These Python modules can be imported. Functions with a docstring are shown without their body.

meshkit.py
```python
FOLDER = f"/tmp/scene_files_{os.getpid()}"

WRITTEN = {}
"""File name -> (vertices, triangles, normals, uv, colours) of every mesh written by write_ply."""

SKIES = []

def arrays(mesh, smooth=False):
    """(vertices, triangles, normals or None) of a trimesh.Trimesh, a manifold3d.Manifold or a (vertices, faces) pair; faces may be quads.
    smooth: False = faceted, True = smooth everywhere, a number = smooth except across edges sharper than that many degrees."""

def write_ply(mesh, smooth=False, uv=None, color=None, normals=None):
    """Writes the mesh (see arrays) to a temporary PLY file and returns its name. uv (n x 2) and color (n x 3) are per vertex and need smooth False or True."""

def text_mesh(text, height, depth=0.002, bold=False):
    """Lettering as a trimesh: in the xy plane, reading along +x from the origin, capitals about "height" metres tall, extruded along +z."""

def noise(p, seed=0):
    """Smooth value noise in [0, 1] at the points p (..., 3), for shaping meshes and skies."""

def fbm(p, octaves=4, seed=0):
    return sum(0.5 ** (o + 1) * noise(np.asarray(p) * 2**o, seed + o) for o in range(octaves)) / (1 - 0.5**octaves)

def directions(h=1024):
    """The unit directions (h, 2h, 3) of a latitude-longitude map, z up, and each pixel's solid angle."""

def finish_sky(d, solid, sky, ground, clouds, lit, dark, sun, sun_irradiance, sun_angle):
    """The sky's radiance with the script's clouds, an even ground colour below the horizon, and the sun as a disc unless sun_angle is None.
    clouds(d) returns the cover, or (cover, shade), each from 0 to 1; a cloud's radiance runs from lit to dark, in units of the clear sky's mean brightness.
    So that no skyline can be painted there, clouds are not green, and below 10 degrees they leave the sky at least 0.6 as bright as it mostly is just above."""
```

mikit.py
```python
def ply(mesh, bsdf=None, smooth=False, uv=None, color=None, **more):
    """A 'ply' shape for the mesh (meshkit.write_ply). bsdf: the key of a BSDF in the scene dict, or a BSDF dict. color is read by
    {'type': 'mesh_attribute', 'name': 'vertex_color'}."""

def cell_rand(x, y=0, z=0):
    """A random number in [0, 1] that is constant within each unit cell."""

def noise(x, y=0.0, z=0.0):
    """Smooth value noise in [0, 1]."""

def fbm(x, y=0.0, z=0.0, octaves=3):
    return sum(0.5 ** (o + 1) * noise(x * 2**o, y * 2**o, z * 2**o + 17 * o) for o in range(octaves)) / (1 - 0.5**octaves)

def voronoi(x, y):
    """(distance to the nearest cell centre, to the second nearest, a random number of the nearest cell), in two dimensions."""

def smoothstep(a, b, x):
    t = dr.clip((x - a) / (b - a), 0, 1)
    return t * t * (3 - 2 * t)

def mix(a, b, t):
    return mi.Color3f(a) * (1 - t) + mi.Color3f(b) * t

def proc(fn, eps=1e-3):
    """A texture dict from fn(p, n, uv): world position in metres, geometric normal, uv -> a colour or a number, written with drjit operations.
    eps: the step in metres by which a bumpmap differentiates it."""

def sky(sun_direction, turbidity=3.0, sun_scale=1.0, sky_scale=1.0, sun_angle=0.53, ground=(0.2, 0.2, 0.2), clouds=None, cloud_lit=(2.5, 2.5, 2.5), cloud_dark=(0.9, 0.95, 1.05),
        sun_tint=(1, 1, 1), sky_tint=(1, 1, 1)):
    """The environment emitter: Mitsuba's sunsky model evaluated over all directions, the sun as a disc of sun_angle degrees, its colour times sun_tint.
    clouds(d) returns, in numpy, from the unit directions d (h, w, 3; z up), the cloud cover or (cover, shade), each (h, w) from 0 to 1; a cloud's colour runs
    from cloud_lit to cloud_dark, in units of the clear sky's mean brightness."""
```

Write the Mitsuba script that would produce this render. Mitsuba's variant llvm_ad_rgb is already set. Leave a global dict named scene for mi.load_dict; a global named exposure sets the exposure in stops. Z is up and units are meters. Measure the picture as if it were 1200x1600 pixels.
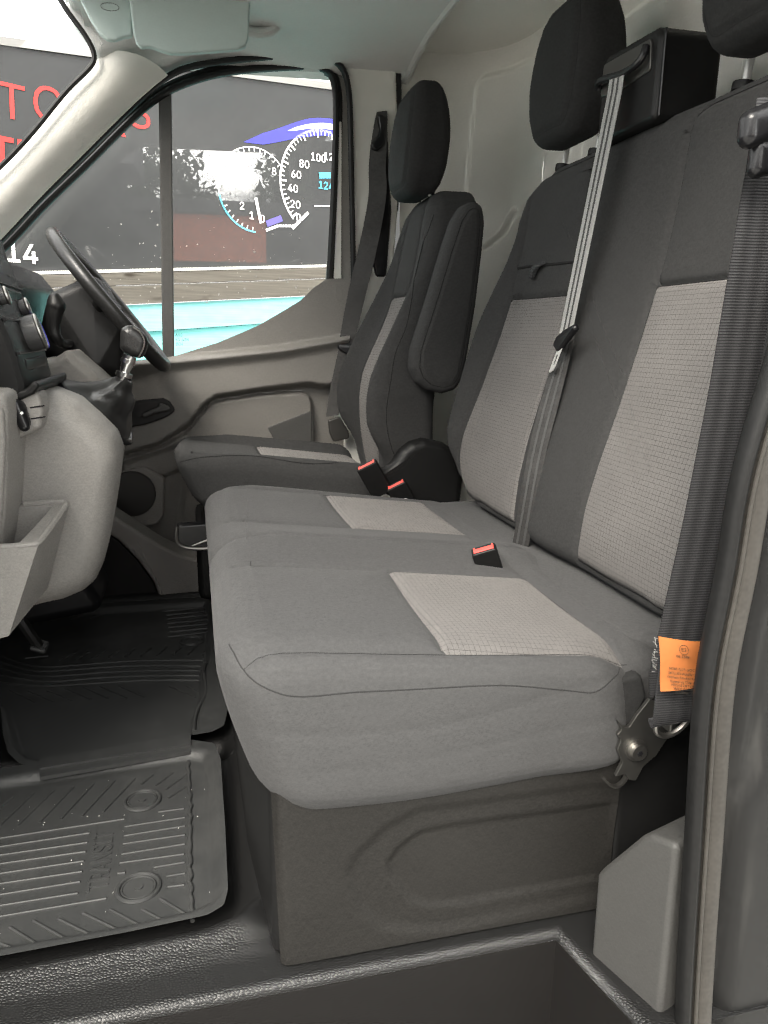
import math, random
import numpy as np, trimesh, shapely, mitsuba as mi, mikit, meshkit
import shapely.geometry as sg
import manifold3d as m3
import drjit as dr
from mikit import proc, noise, fbm, voronoi, cell_rand, smoothstep, mix

random.seed(7); np.random.seed(7)
T = mi.ScalarTransform4f
scene, labels = {}, {}

# ------------------------------------------------------------------ camera, sky, exposure
CAM = np.array([-0.0686, -0.84, 0.7949]); FWD = np.array([0.23158, 0.94627, -0.22571]); UP = np.array([0.04858, 0.22048, 0.97418])
scene['camera'] = {'type': 'perspective', 'fov': 53.13, 'fov_axis': 'x', 'near_clip': 0.02, 'far_clip': 400.0,
                   'to_world': T().look_at(origin=CAM.tolist(), target=(CAM + FWD).tolist(), up=UP.tolist())}
def cloud_cover(d):             # grey overcast, brighter overhead, breaking up low in the evening sky
    n = meshkit.fbm(d * np.array([2.6, 2.6, 6.0]), 4, 3); m = meshkit.fbm(d * np.array([9., 9., 30.]), 4, 8); e = np.clip(d[..., 2], 0, 1)
    west = np.clip(-d[..., 1] * 1.5 - .45, 0, 1) * np.exp(-((e - .10) / .10) ** 2)
    R = 1.5 + 1.9 * e ** .8 + 2.0 * (n - .5) + 11.0 * west * np.clip((m - .36) * 4, 0, 1)
    return np.ones(d.shape[:2]), np.clip((14.0 - R) / 13.0, 0, 1)
scene['sky'] = mikit.sky([-0.50, -0.72, 0.80], turbidity=3, sun_scale=0.42, sun_angle=30, sky_scale=1.0, clouds=cloud_cover,
                         cloud_lit=(14.0, 13.8, 13.0), cloud_dark=(1.0, 1.02, 1.05), sun_tint=(0.86, 0.98, 1.20))
exposure = 3.75

# ------------------------------------------------------------------ materials
def rgb(c): return {'type': 'rgb', 'value': [float(x) for x in (c if hasattr(c, '__len__') else (c,) * 3)]}
def bsdf(key, color, rough=0.5, spec=0.5, bump=None, bump_scale=1.0, eps=1e-3, **k):
    b = {'type': 'principled', 'base_color': proc(color) if callable(color) else rgb(color), 'roughness': proc(rough) if callable(rough) else rough, 'specular': spec, **k}
    if bump is not None:
        b = {'type': 'bumpmap', 'arbitrary': proc(bump, eps), 'scale': bump_scale, 'nested': b}
    scene[key] = {'type': 'twosided', 'bsdf': b}
def speckle(base, amount, s=900.0, big=0.06):
    base = [float(x) for x in base]
    def fn(p, n, uv):
        f = 1 + amount * (noise(p.x * s, p.y * s, p.z * s) - 0.5) + amount * 0.8 * (noise(p.x * s * 0.43, p.y * s * 0.43, p.z * s * 0.43) - 0.5) + big * (fbm(p.x * 9, p.y * 9, p.z * 9) - 0.5)
        return mi.Color3f(base[0], base[1], base[2]) * f
    return fn
def weave(p, n, uv):            # fine crossed yarns
    a, b, s = p.x + 0.6 * p.y, p.z + 0.55 * p.y - 0.3 * p.x, 2 * math.pi / 0.0022
    return dr.sin(a * s) * dr.sin(b * s) * 0.5 + 0.8 * noise(p.x * 700, p.y * 700, p.z * 700)
def grid_of(fu, fv, k=0.0):            # quilted grid fabric: dark thread lines between raised cells, drawn in the cloth's own directions
    def line(p):
        u, v = fu(p) / 0.0085, fv(p) / 0.0075
        row = dr.floor(v)
        du = dr.abs(u - dr.floor(u) - 0.5 + 0.04 * (cell_rand(row, dr.floor(u)) - 0.5)); dv = dr.abs(v - row - 0.5)
        return dr.maximum(smoothstep(0.43 - k, 0.495 - k, du), smoothstep(0.415 - k, 0.49 - k, dv))
    def color(p, n, uv):
        l = line(p)
        f = 1 + 0.22 * (noise(p.x * 620, p.y * 620, p.z * 620) - 0.5) + 0.12 * (noise(p.x * 260, p.y * 260, p.z * 260) - 0.5)
        return mix((0.130, 0.124, 0.120), (0.058, 0.055, 0.053), l) * f * (0.9 + 0.2 * fbm(p.x * 16, p.y * 16, p.z * 16))
    return color, (lambda p, n, uv: -line(p) + 0.25 * noise(p.x * 500, p.y * 500, p.z * 500))
def pebble(p, n, uv):           # leather-grain moulding
    s = 1 / 0.0037
    w = mi.Float(n.z) ; w = dr.abs(w)
    a = dr.select(w > 0.6, p.x, p.x + 0.7 * p.y); b = dr.select(w > 0.6, p.y, p.z)
    f1, f2, _ = voronoi(a * s * 0.9 + 0.3 * b * s, b * s)
    return smoothstep(0.0, 0.5, f2 - f1) * 0.6 - 0.5 * f1 * f1
def grain(p, n, uv): return noise(p.x * 900, p.y * 900, p.z * 900) + 0.6 * noise(p.x * 420, p.y * 420, p.z * 420)
def ribbed(p, n, uv): return dr.sin(p.z * (2 * math.pi / 0.0031))

bsdf('fabric_plain', speckle((0.058, 0.058, 0.0585), 0.24, 700, .02), 0.92, 0.2, weave, 0.00012, 4e-4, sheen=0.15)
bsdf('fabric_plain_shaded', speckle((0.035, 0.035, 0.035), 0.26, 620, .04), 0.92, 0.2, weave, 0.00012, 4e-4, sheen=0.1)  # same cloth as fabric_plain, with the shade on backs and driver seat painted in
bsdf('fabric_dark', speckle((0.022, 0.022, 0.022), 0.34, 620, .08), 0.95, 0.2, weave, 0.00012, 4e-4, sheen=0.25)
c_, b_ = grid_of(lambda p: p.y, lambda p: p.z * 0.97 + p.x * 0.2)
bsdf('fabric_grid_back', c_, 0.9, 0.25, b_, 0.0003, 4e-4, sheen=0.08)
c_, b_ = grid_of(lambda p: p.y + 0.05 * p.x, lambda p: p.x * 1.05, 0.0)
bsdf('fabric_grid_seat', c_, 0.9, 0.25, b_, 0.0003, 4e-4, sheen=0.2)
bsdf('seam_grey', (0.030, 0.030, 0.030), 0.9, 0.2)
bsdf('stitch_thread', (0.016, 0.016, 0.016), 0.9, 0.2)
bsdf('plastic_taupe', speckle((0.200, 0.192, 0.180), 0.25), 0.55, 0.4, grain, 0.00022, 5e-4)
bsdf('plastic_door', speckle((0.165, 0.158, 0.147), 0.2), 0.5, 0.4, grain, 0.00015, 5e-4)
bsdf('plastic_pale', speckle((0.60, 0.59, 0.55), 0.04, 900, 0.02), 0.6, 0.4)
bsdf('plastic_grey', speckle((0.050, 0.0495, 0.0475), 0.2), 0.55, 0.4, grain, 0.00018, 5e-4)
bsdf('plastic_brown', speckle((0.0165, 0.0157, 0.0145), 0.6, 900, .3), 0.5, 0.22, grain, 0.00018, 5e-4)
bsdf('plastic_black', speckle((0.007, 0.007, 0.007), 0.3), 0.45, 0.28, grain, 0.0001, 5e-4)
bsdf('plastic_gloss', (0.009, 0.009, 0.010), 0.25, 0.4)
bsdf('headliner_cloth', speckle((0.50, 0.50, 0.485), 0.08), 0.95, 0.2)
bsdf('visor_vinyl', speckle((0.40, 0.475, 0.455), 0.05), 0.75, 0.3, grain, 0.0001, 5e-4)  # green cast of the windscreen glass put into the vinyl colour
bsdf('floor_vinyl', (0.010, 0.010, 0.010), 0.36, 0.5, pebble, 0.0007, 4e-4)
bsdf('riser_vinyl', (0.009, 0.0082, 0.0078), 0.5, 0.25, pebble, 0.0008, 4e-4)
def dusty(p, n, uv):
    d = smoothstep(0.5, 0.85, fbm(p.x * 14, p.y * 14, p.z * 5 + 3, 4))
    return mix((0.031, 0.032, 0.032), (0.070, 0.070, 0.068), d * 0.22) * (0.97 + 0.06 * noise(p.x * 500, p.y * 500, p.z * 500))
bsdf('rubber_mat', dusty, 0.46, 0.5)
bsdf('rubber_seal', speckle((0.008, 0.008, 0.008), 0.3, 200), 0.5, 0.28)
bsdf('seal_lip', speckle((0.034, 0.031, 0.027), 0.25, 300, 0.5), 0.55, 0.4)
def scuffed(p, n, uv):
    d = smoothstep(0.55, 0.9, fbm(p.x * 40, p.y * 40, p.z * 6, 4))
    return mix((0.009, 0.009, 0.009), (0.045, 0.044, 0.041), d * 0.5)
bsdf('pillar_black', scuffed, 0.42, 0.28, grain, 0.0004, 5e-4)
bsdf('bulkhead_paint', speckle((0.62, 0.61, 0.57), 0.06, 500, 0.05), 0.6, 0.4)
bsdf('chrome', (0.75, 0.75, 0.74), 0.18, metallic=1.0)
bsdf('bright_metal', (0.68, 0.68, 0.66), 0.42, metallic=0.55)
bsdf('knob_grey', speckle((0.045, 0.045, 0.045), 0.2), 0.4, 0.5)
bsdf('steel', (0.35, 0.34, 0.32), 0.38, metallic=1.0)
bsdf('steel_dark', (0.10, 0.098, 0.092), 0.42, metallic=0.85)
bsdf('leather_black', (0.014, 0.014, 0.014), 0.36, 0.5, lambda p, n, uv: fbm(p.x * 260, p.y * 260, p.z * 260), 0.0002, 5e-4)
bsdf('red_plastic', (0.72, 0.085, 0.07), 0.4, 0.5)
bsdf('belt_black', lambda p, n, uv: mix((0.016, 0.016, 0.017), (0.044, 0.044, 0.046), 0.5 + 0.5 * ribbed(p, n, uv)) * (1 + 0.2 * dr.sin(uv.x * 19.0)), 0.42, 0.5, ribbed, 0.00028, 4e-4)
bsdf('belt_grey', lambda p, n, uv: mi.Color3f(0.30, 0.30, 0.29) * (0.85 + 0.3 * noise(p.x * 700, p.y * 700, p.z * 300)), 0.5, 0.5, ribbed, 0.0002, 4e-4)
bsdf('belt_stripe', (0.06, 0.06, 0.06), 0.6, 0.4)
bsdf('belt_dull', speckle((0.036, 0.035, 0.034), 0.3, 300, 0.9), 0.6, 0.4)
bsdf('label_orange', speckle((0.44, 0.145, 0.042), 0.06, 300, 0.25), 0.7, 0.3)
bsdf('ink', (0.03, 0.025, 0.02), 0.7)
bsdf('ink_white', (0.80, 0.80, 0.80), 0.6)
bsdf('ink_red', (0.72, 0.045, 0.04), 0.6)
bsdf('ink_blue', (0.06, 0.06, 0.50), 0.6)
bsdf('ink_cyan', (0.10, 0.55, 0.78), 0.6)
bsdf('ink_purple', (0.14, 0.12, 0.42), 0.6)
bsdf('banner_black', lambda p, n, uv: mi.Color3f(0.030, 0.031, 0.032) * (0.8 + 0.5 * fbm(p.x * 5, p.y * 5, p.z * 5)), 0.45, 0.5)
def painted(p, n, uv):
    g = noise(p.x * 8, p.y * 8, p.z * 190) * 0.6 + noise(p.x * 30, p.y * 30, p.z * 30) * 0.4
    return mix((0.20, 0.60, 0.60), (0.30, 0.70, 0.68), g)
bsdf('paint_aqua', painted, 0.6, 0.4)
def oldwood(p, n, uv):
    g = fbm(p.x * 6, p.y * 6, p.z * 160, 4); k = smoothstep(0.62, 0.8, fbm(p.x * 9, p.y * 9, p.z * 20))
    return mix(mix((0.075, 0.066, 0.055), (0.20, 0.185, 0.16), g), (0.03, 0.022, 0.016), k * 0.8)
bsdf('wood_grey', oldwood, 0.85, 0.2)
bsdf('wood_dark', lambda p, n, uv: mix((0.020, 0.022, 0.022), (0.055, 0.058, 0.056), fbm(p.x * 3, p.y * 3, p.z * 60)), 0.7, 0.3)
bsdf('paint_orange', speckle((0.85, 0.20, 0.07), 0.05, 40, 0.2), 0.5, 0.4)
bsdf('van_paint', (0.62, 0.62, 0.60), 0.3, 0.5)
bsdf('concrete_bounce', speckle((0.34, 0.335, 0.32), 0.4, 60, 0.3), 0.9, 0.3)  # pale concrete, lightened to bounce fill light up into the cab
bsdf('roof_slate', speckle((0.10, 0.10, 0.105), 0.3, 30), 0.8, 0.3)
bsdf('dust', (0.45, 0.44, 0.42), 0.9, 0.2)
bsdf('leaf_green', (0.05, 0.075, 0.035), 0.7, 0.3)
scene['glass'] = {'type': 'thindielectric', 'int_ior': 1.5}

# ------------------------------------------------------------------ geometry helpers
def arr(a): return np.asarray(a, float)
def tm(v, f): return trimesh.Trimesh(arr(v), np.asarray(f, int), process=False)
def cat(*ms):
    flat = []
    for m in ms: flat += list(m) if isinstance(m, (list, tuple)) else [m]
    return trimesh.util.concatenate(flat)
def man(t): return m3.Manifold(m3.Mesh(np.asarray(t.vertices, np.float32), np.asarray(t.faces, np.uint32)))
def unman(m):
    q = m.to_mesh(); return tm(q.vert_properties[:, :3], q.tri_verts)
def grid(f, us, vs):            # f(U, V) -> (..., 3)
    U, V = np.meshgrid(us, vs, indexing='ij'); P = f(U, V).reshape(-1, 3); n, m = len(us), len(vs)
    i = np.arange((n - 1) * m).reshape(n - 1, m)[:, :-1].ravel()
    return tm(P, np.vstack([np.stack([i, i + m, i + m + 1], 1), np.stack([i, i + m + 1, i + 1], 1)]))
def smooth_line(pts, n=60, closed=False):
    from scipy.interpolate import CubicSpline
    p = arr(pts)
    if closed: p = np.vstack([p, p[:1]])
    d = np.r_[0, np.cumsum(np.sqrt(np.linalg.norm(np.diff(p, axis=0), axis=1)))]
    s = CubicSpline(d, p, bc_type='periodic' if closed else 'natural')
    return s(np.linspace(0, d[-1], n + (1 if closed else 0)))[:n]
def frames(p):
    t = np.gradient(p, axis=0); t /= np.maximum(np.linalg.norm(t, axis=1, keepdims=True), 1e-12)
    a = np.array([0, 0, 1.0]) if abs(t[0, 2]) < 0.9 else np.array([0, 1.0, 0])
    out = []
    for k in range(len(p)):
        a = a - t[k] * (a @ t[k]); a /= np.linalg.norm(a); out.append((a, np.cross(t[k], a)))
    return t, arr([o[0] for o in out]), arr([o[1] for o in out])
def orient(m):
    t = m.vertices[m.faces] - m.vertices.mean(0)
    if np.einsum('ij,ij->i', t[:, 0], np.cross(t[:, 1], t[:, 2])).sum() < 0: m.faces = m.faces[:, ::-1]
    return m
def tube(pts, r, n=10, closed=False, ry=None, cap=True):
    p = arr(pts); t, a, b = frames(p)
    r = np.broadcast_to(arr(r), (len(p),)); rb = r if ry is None else np.broadcast_to(arr(ry), (len(p),))
    th = np.arange(n) * 2 * np.pi / n
    V = p[:, None] + np.cos(th)[None, :, None] * a[:, None] * r[:, None, None] + np.sin(th)[None, :, None] * b[:, None] * rb[:, None, None]
    F, m = [], len(p)
    for k in range(m if closed else m - 1):
        for j in range(n):
            A, B, C, D = k * n + j, k * n + (j + 1) % n, ((k + 1) % m) * n + (j + 1) % n, ((k + 1) % m) * n + j
            F += [[A, C, B], [A, D, C]]
    V = V.reshape(-1, 3)
    if cap and not closed:
        V = np.vstack([V, p[:1], p[-1:]]); c0, c1 = len(V) - 2, len(V) - 1
        for j in range(n): F += [[c0, j, (j + 1) % n], [c1, (m - 1) * n + (j + 1) % n, (m - 1) * n + j]]
    return orient(tm(V, F))
def ribbon(path, side, width, thick=0.0012):   # a strap along path; side = its across direction at each point
    p = arr(path); s = np.broadcast_to(arr(side), p.shape); s = s / np.linalg.norm(s, axis=1, keepdims=True)
    w = np.broadcast_to(arr(width), (len(p),))[:, None] / 2
    t = np.gradient(p, axis=0); n = np.cross(t, s); n /= np.linalg.norm(n, axis=1, keepdims=True)
    V = np.stack([p - s * w - n * thick / 2, p + s * w - n * thick / 2, p + s * w + n * thick / 2, p - s * w + n * thick / 2], 1).reshape(-1, 3)
    F = []
    for k in range(len(p) - 1):
        for j in range(4):
            A, B, C, D = 4 * k + j, 4 * k + (j + 1) % 4, 4 * k + 4 + (j + 1) % 4, 4 * k + 4 + j
            F += [[A, B, C], [A, C, D]]
    e = 4 * (len(p) - 1); F += [[0, 2, 1], [0, 3, 2], [e, e + 1, e + 2], [e, e + 2, e + 3]]
    return orient(tm(V, F))
def outline(pts, r=0.0, step=0.006):
    g = sg.Polygon(arr(pts)).buffer(0)
    if r: g = g.buffer(-r, 24).buffer(2 * r, 24).buffer(-r, 24)
    if g.geom_type != 'Polygon': g = max(g.geoms, key=lambda q: q.area)
    ring = g.exterior; n = max(12, int(ring.length / step))
    p = arr([ring.interpolate(k / n, normalized=True).coords[0] for k in range(n)])
    if sg.Polygon(p).exterior.is_ccw is False: p = p[::-1]
    return p
def loft(loops, cap=True, flat=None):      # equal-length loops (k, n, 3)
    L = arr(loops); k, n = L.shape[:2]; V = L.reshape(-1, 3); F = []
    j = np.arange(n); jn = (j + 1) % n
    for i in range(k - 1):
        F.append(np.stack([i * n + j, i * n + jn, (i + 1) * n + jn], 1)); F.append(np.stack([i * n + j, (i + 1) * n + jn, (i + 1) * n + j], 1))
    F = np.vstack(F)
    if cap:
        for i, flip in ((0, True), (k - 1, False)):
            q = L[i]; c = q - q.mean(0); _, _, vt = np.linalg.svd(c, full_matrices=False); q2 = np.ascontiguousarray(c @ vt[:2].T if flat is None else flat, float)
            import mapbox_earcut as ec
            f = np.asarray(ec.triangulate_float64(q2, np.array([n], np.uint32))).reshape(-1, 3).astype(int)
            area = lambda P: np.sum(P[..., 0] * np.roll(P[..., 1], -1, -1) - P[..., 1] * np.roll(P[..., 0], -1, -1), -1)
            bad = np.sign(area(q2[f])) != np.sign(area(q2)); f[bad] = f[bad][:, ::-1]
            F = np.vstack([F, i * n + (f[:, ::-1] if flip else f)])
    return orient(tm(V, F))
def soft(pts, c0, c1, r0, r1, corner=0.02, step=0.006, seg=6):
    """A block with rounded rims: outline in (u, v), from c0 to c1 along the third axis."""
    p = outline(pts, corner, step); n = len(p)
    t = np.roll(p, -1, 0) - np.roll(p, 1, 0); nrm = np.stack([t[:, 1], -t[:, 0]], 1); nrm /= np.linalg.norm(nrm, axis=1, keepdims=True)
    loops = []
    if r0:
        for k in range(seg): a = math.pi / 2 * k / seg; loops.append((r0 * (1 - math.sin(a)), c0 + r0 * (1 - math.cos(a))))
    else: loops.append((0, c0))
    if r0 or r1: loops.append((0, c0 + r0))
    if r1:
        for k in range(0 if r1 < c1 - c0 - r0 - 1e-6 else 1, seg + 1): a = math.pi / 2 * k / seg; loops.append((r1 * (1 - math.cos(a)), c1 - r1 + r1 * math.sin(a)))
    else: loops.append((0, c1))
    return loft([np.column_stack([p - nrm * d, np.full(n, c)]) for d, c in loops], flat=p)
AX = {'y': (0, 2, 1), 'x': (1, 2, 0), 'z': (0, 1, 2)}
def place(mesh, axis):          # (u, v, c) -> world, c along the axis
    m = mesh.copy(); o = np.empty_like(m.vertices); a = AX[axis]
    for k in range(3): o[:, a[k]] = m.vertices[:, k]
    m.vertices = o
    if axis == 'y': m.faces = m.faces[:, ::-1]
    return m
def slab(pts, axis, c0, c1, r=0.004, corner=0.006, r0=None, step=0.006): return place(soft(pts, c0, c1, r if r0 is None else r0, r, corner, step), axis)
def hull(pts): return unman(m3.Manifold.hull_points(arr(pts)))
def rbox(lo, hi, r=0.004, seg=8):
    lo, hi = arr(lo), arr(hi); r = min(r, 0.499 * (hi - lo).min())
    s = m3.Manifold.sphere(r, seg)
    return unman(m3.Manifold.batch_hull([s.translate([x, y, z]) for x in (lo[0] + r, hi[0] - r) for y in (lo[1] + r, hi[1] - r) for z in (lo[2] + r, hi[2] - r)]))
def balls_hull(pts, rs, seg=16):
    rs = np.broadcast_to(arr(rs), (len(pts),))
    return m3.Manifold.batch_hull([m3.Manifold.sphere(float(r), seg).translate(list(map(float, p))) for p, r in zip(pts, rs)])
def cyl(p0, p1, r, n=28, r2=None):
    p0, p1 = arr(p0), arr(p1); return tube([p0, p0 * 0.999 + p1 * 0.001, p1 * 0.999 + p0 * 0.001, p1], [r * 0.94, r, r2 or r, (r2 or r) * 0.94], n)
def rot_to(mesh, o, ex, ey, ez):
    m = mesh.copy(); m.vertices = arr(o) + m.vertices @ np.stack([arr(ex), arr(ey), arr(ez)]); return m
def seg_dist(p, line):          # distance of 2-D points to a polyline
    from scipy.spatial import cKDTree
    line = arr(line); out = []
    for a, b in zip(line[:-1], line[1:]):
        n = max(2, int(np.linalg.norm(b - a) / .0007) + 1); out.append(a + (b - a) * np.linspace(0, 1, n)[:, None])
    return cKDTree(np.vstack(out)).query(arr(p))[0]
def sdf(p, poly):               # negative inside
    poly = arr(poly); d = seg_dist(p, np.vstack([poly, poly[:1]]))
    return np.where(shapely.contains_xy(sg.Polygon(poly), p[:, 0], p[:, 1]), -d, d)
def sstep(a, b, x):
    t = np.clip((x - a) / (b - a), 0, 1); return t * t * (3 - 2 * t)
def relief(region, axis, base, layers, step=0.006, back=0.02):
    """A panel over the polygon region: depth = base + sum of layers (polygon, height, inner blend, outer blend)."""
    poly = sg.Polygon(arr(region)); x0, y0, x1, y1 = poly.bounds
    us, vs = np.arange(x0, x1 + step, step), np.arange(y0, y1 + step, step)
    g = grid(lambda U, V: np.stack([U, V, U * 0], -1), us, vs)
    ring = outline(region, 0, step * 1.2)
    # conforming: constrained by clipping the grid cells with the outline, rim points added
    inside = shapely.contains_xy(poly.buffer(-step * 0.4), g.vertices[:, 0], g.vertices[:, 1])
    from scipy.spatial import Delaunay
    P = np.vstack([g.vertices[inside, :2], ring]); tri = Delaunay(P).simplices
    c = P[tri].mean(1); tri = tri[shapely.contains_xy(poly.buffer(1e-5), c[:, 0], c[:, 1])]
    d = base(P) if callable(base) else np.full(len(P), float(base))
    for pl, h, bi, bo in layers:
        s = sdf(P, pl); d = d + h * (1 - sstep(-bi, bo, s))
    V = np.column_stack([P, d]); m = tm(V, tri)
    m = place(m, axis); return m
def face(mesh, direction):      # wind an open sheet towards a direction
    n = np.cross(mesh.vertices[mesh.faces[:, 1]] - mesh.vertices[mesh.faces[:, 0]], mesh.vertices[mesh.faces[:, 2]] - mesh.vertices[mesh.faces[:, 0]]).sum(0)
    if n @ arr(direction) < 0: mesh.faces = mesh.faces[:, ::-1]
    return mesh
# ------------------------------------------------------------------ scene helpers
def numbered(key):
    if key not in scene and key not in labels and not any(k.startswith(key + '__') for k in scene): return key
    n = 1
    while f'{key}_{n:03d}' in scene or f'{key}_{n:03d}' in labels or any(k.startswith(f'{key}_{n:03d}__') for k in scene): n += 1
    return f'{key}_{n:03d}'
def thing(name, label, category, group=None):
    key = numbered(name); labels[key] = {'label': label, 'category': category}
    if group: labels[key]['group'] = group
    return key
def part(parent, name, mesh, mat, smooth=35, label=None, kind=None, **k):
    key = numbered(parent + '__' + name)
    scene[key] = mikit.ply(mesh, mat, smooth=smooth, **k)
    if label: labels.setdefault(key, {})['label'] = label
    if kind: labels.setdefault(key, {})['kind'] = kind
    return key
def struct(name, mesh, mat, smooth=35, kind='structure', label=None):
    key = numbered(name); scene[key] = mikit.ply(mesh, mat, smooth=smooth); labels[key] = {'kind': kind, 'label': label or name.replace('_', ' ')}
    return key

# ------------------------------------------------------------------ upholstery: a dense soft block, seams pressed in, panels cut along the seams
def upholster(base, seams, zones, cmin, disp=None, groove=0.0045, gw=0.006, puff=0.006, pw=0.035, res=0.007):
    """base: block in (u, v, c) with its soft face towards +c. seams: polylines in (u, v). zones: {name: polygon}. -> {name: mesh}, 'rest' included.
    disp(V) adds the form; puff swells the cloth between the seams."""
    M = man(base).refine_to_length(res)
    out = {}
    for name, poly in zones.items():
        pr = m3.CrossSection([arr(outline(poly, 0.004, 0.01))]).extrude(1.0).translate([0, 0, cmin])
        out[name] = M ^ pr; M = M - pr
    out['rest'] = M
    res_ = {}
    for name, q in out.items():
        t = unman(q); V = t.vertices.copy(); c = V[:, 2]
        w = sstep(cmin - 0.02, cmin + 0.03, c)
        d = np.full(len(V), 1e9)
        for s in seams: d = np.minimum(d, seg_dist(V[:, :2], s))
        dz = puff * (1 - np.exp(-d / pw)) - groove * np.exp(-(d / gw) ** 2)
        V[:, 2] = c + w * dz
        if disp is not None: V = disp(V)
        t.vertices = V; res_[name] = t
    return res_
def project(mesh, origins, direction, lift=0.0006):
    loc, idx, _ = mesh.ray.intersects_location(arr(origins), np.tile(arr(direction), (len(origins), 1)), multiple_hits=False)
    o = np.argsort(idx); return loc[o] - arr(direction) * lift
def dense(pts, n=70): return smooth_line(pts, n)
# ------------------------------------------------------------------ the ground outside and the van's shell
struct('ground', tm([[-60, -60, -.66], [60, -60, -.66], [60, 60, -.66], [-60, 60, -.66]], [[0, 1, 2], [0, 2, 3]]), 'concrete_bounce', False)
van = thing('van_body', 'van cab interior with pale roof lining, steel bulkhead and black moulded floor', 'van')

# floor: black moulded vinyl, sunk under the mats, with a rolled lip over the passenger step
MAT1 = [(-.75, .09), (-.36, .092), (-.10, .100), (-.060, .112), (-.043, .135), (-.030, .55), (-.035, .60), (-.075, .615), (-.75, .64)]
MAT2 = [(-.75, .60), (-.10, .60), (-.050, .61), (-.030, .66), (-.03, 1.40), (-.05, 1.44), (-.75, 1.47)]
FLO = [(-.95, -.018), (.385, -.018), (.425, -.20), (1.0, -.20), (1.0, 1.66), (-.95, 1.66)]
fl = face(relief(FLO, 'z', lambda P: .020 * sstep(.018, .080, P[:, 1]) * (1 - sstep(-.04, .03, P[:, 0])), [(MAT1, -.052, .012, .040), (MAT2, -.052, .012, .040), ([(-.95, .045), (.0, .045), (.0, .052), (-.95, .052)], -.0025, .001, .004)], 0.008), (0, 0, 1))
part(van, 'floor', fl, 'floor_vinyl', 50)
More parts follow.
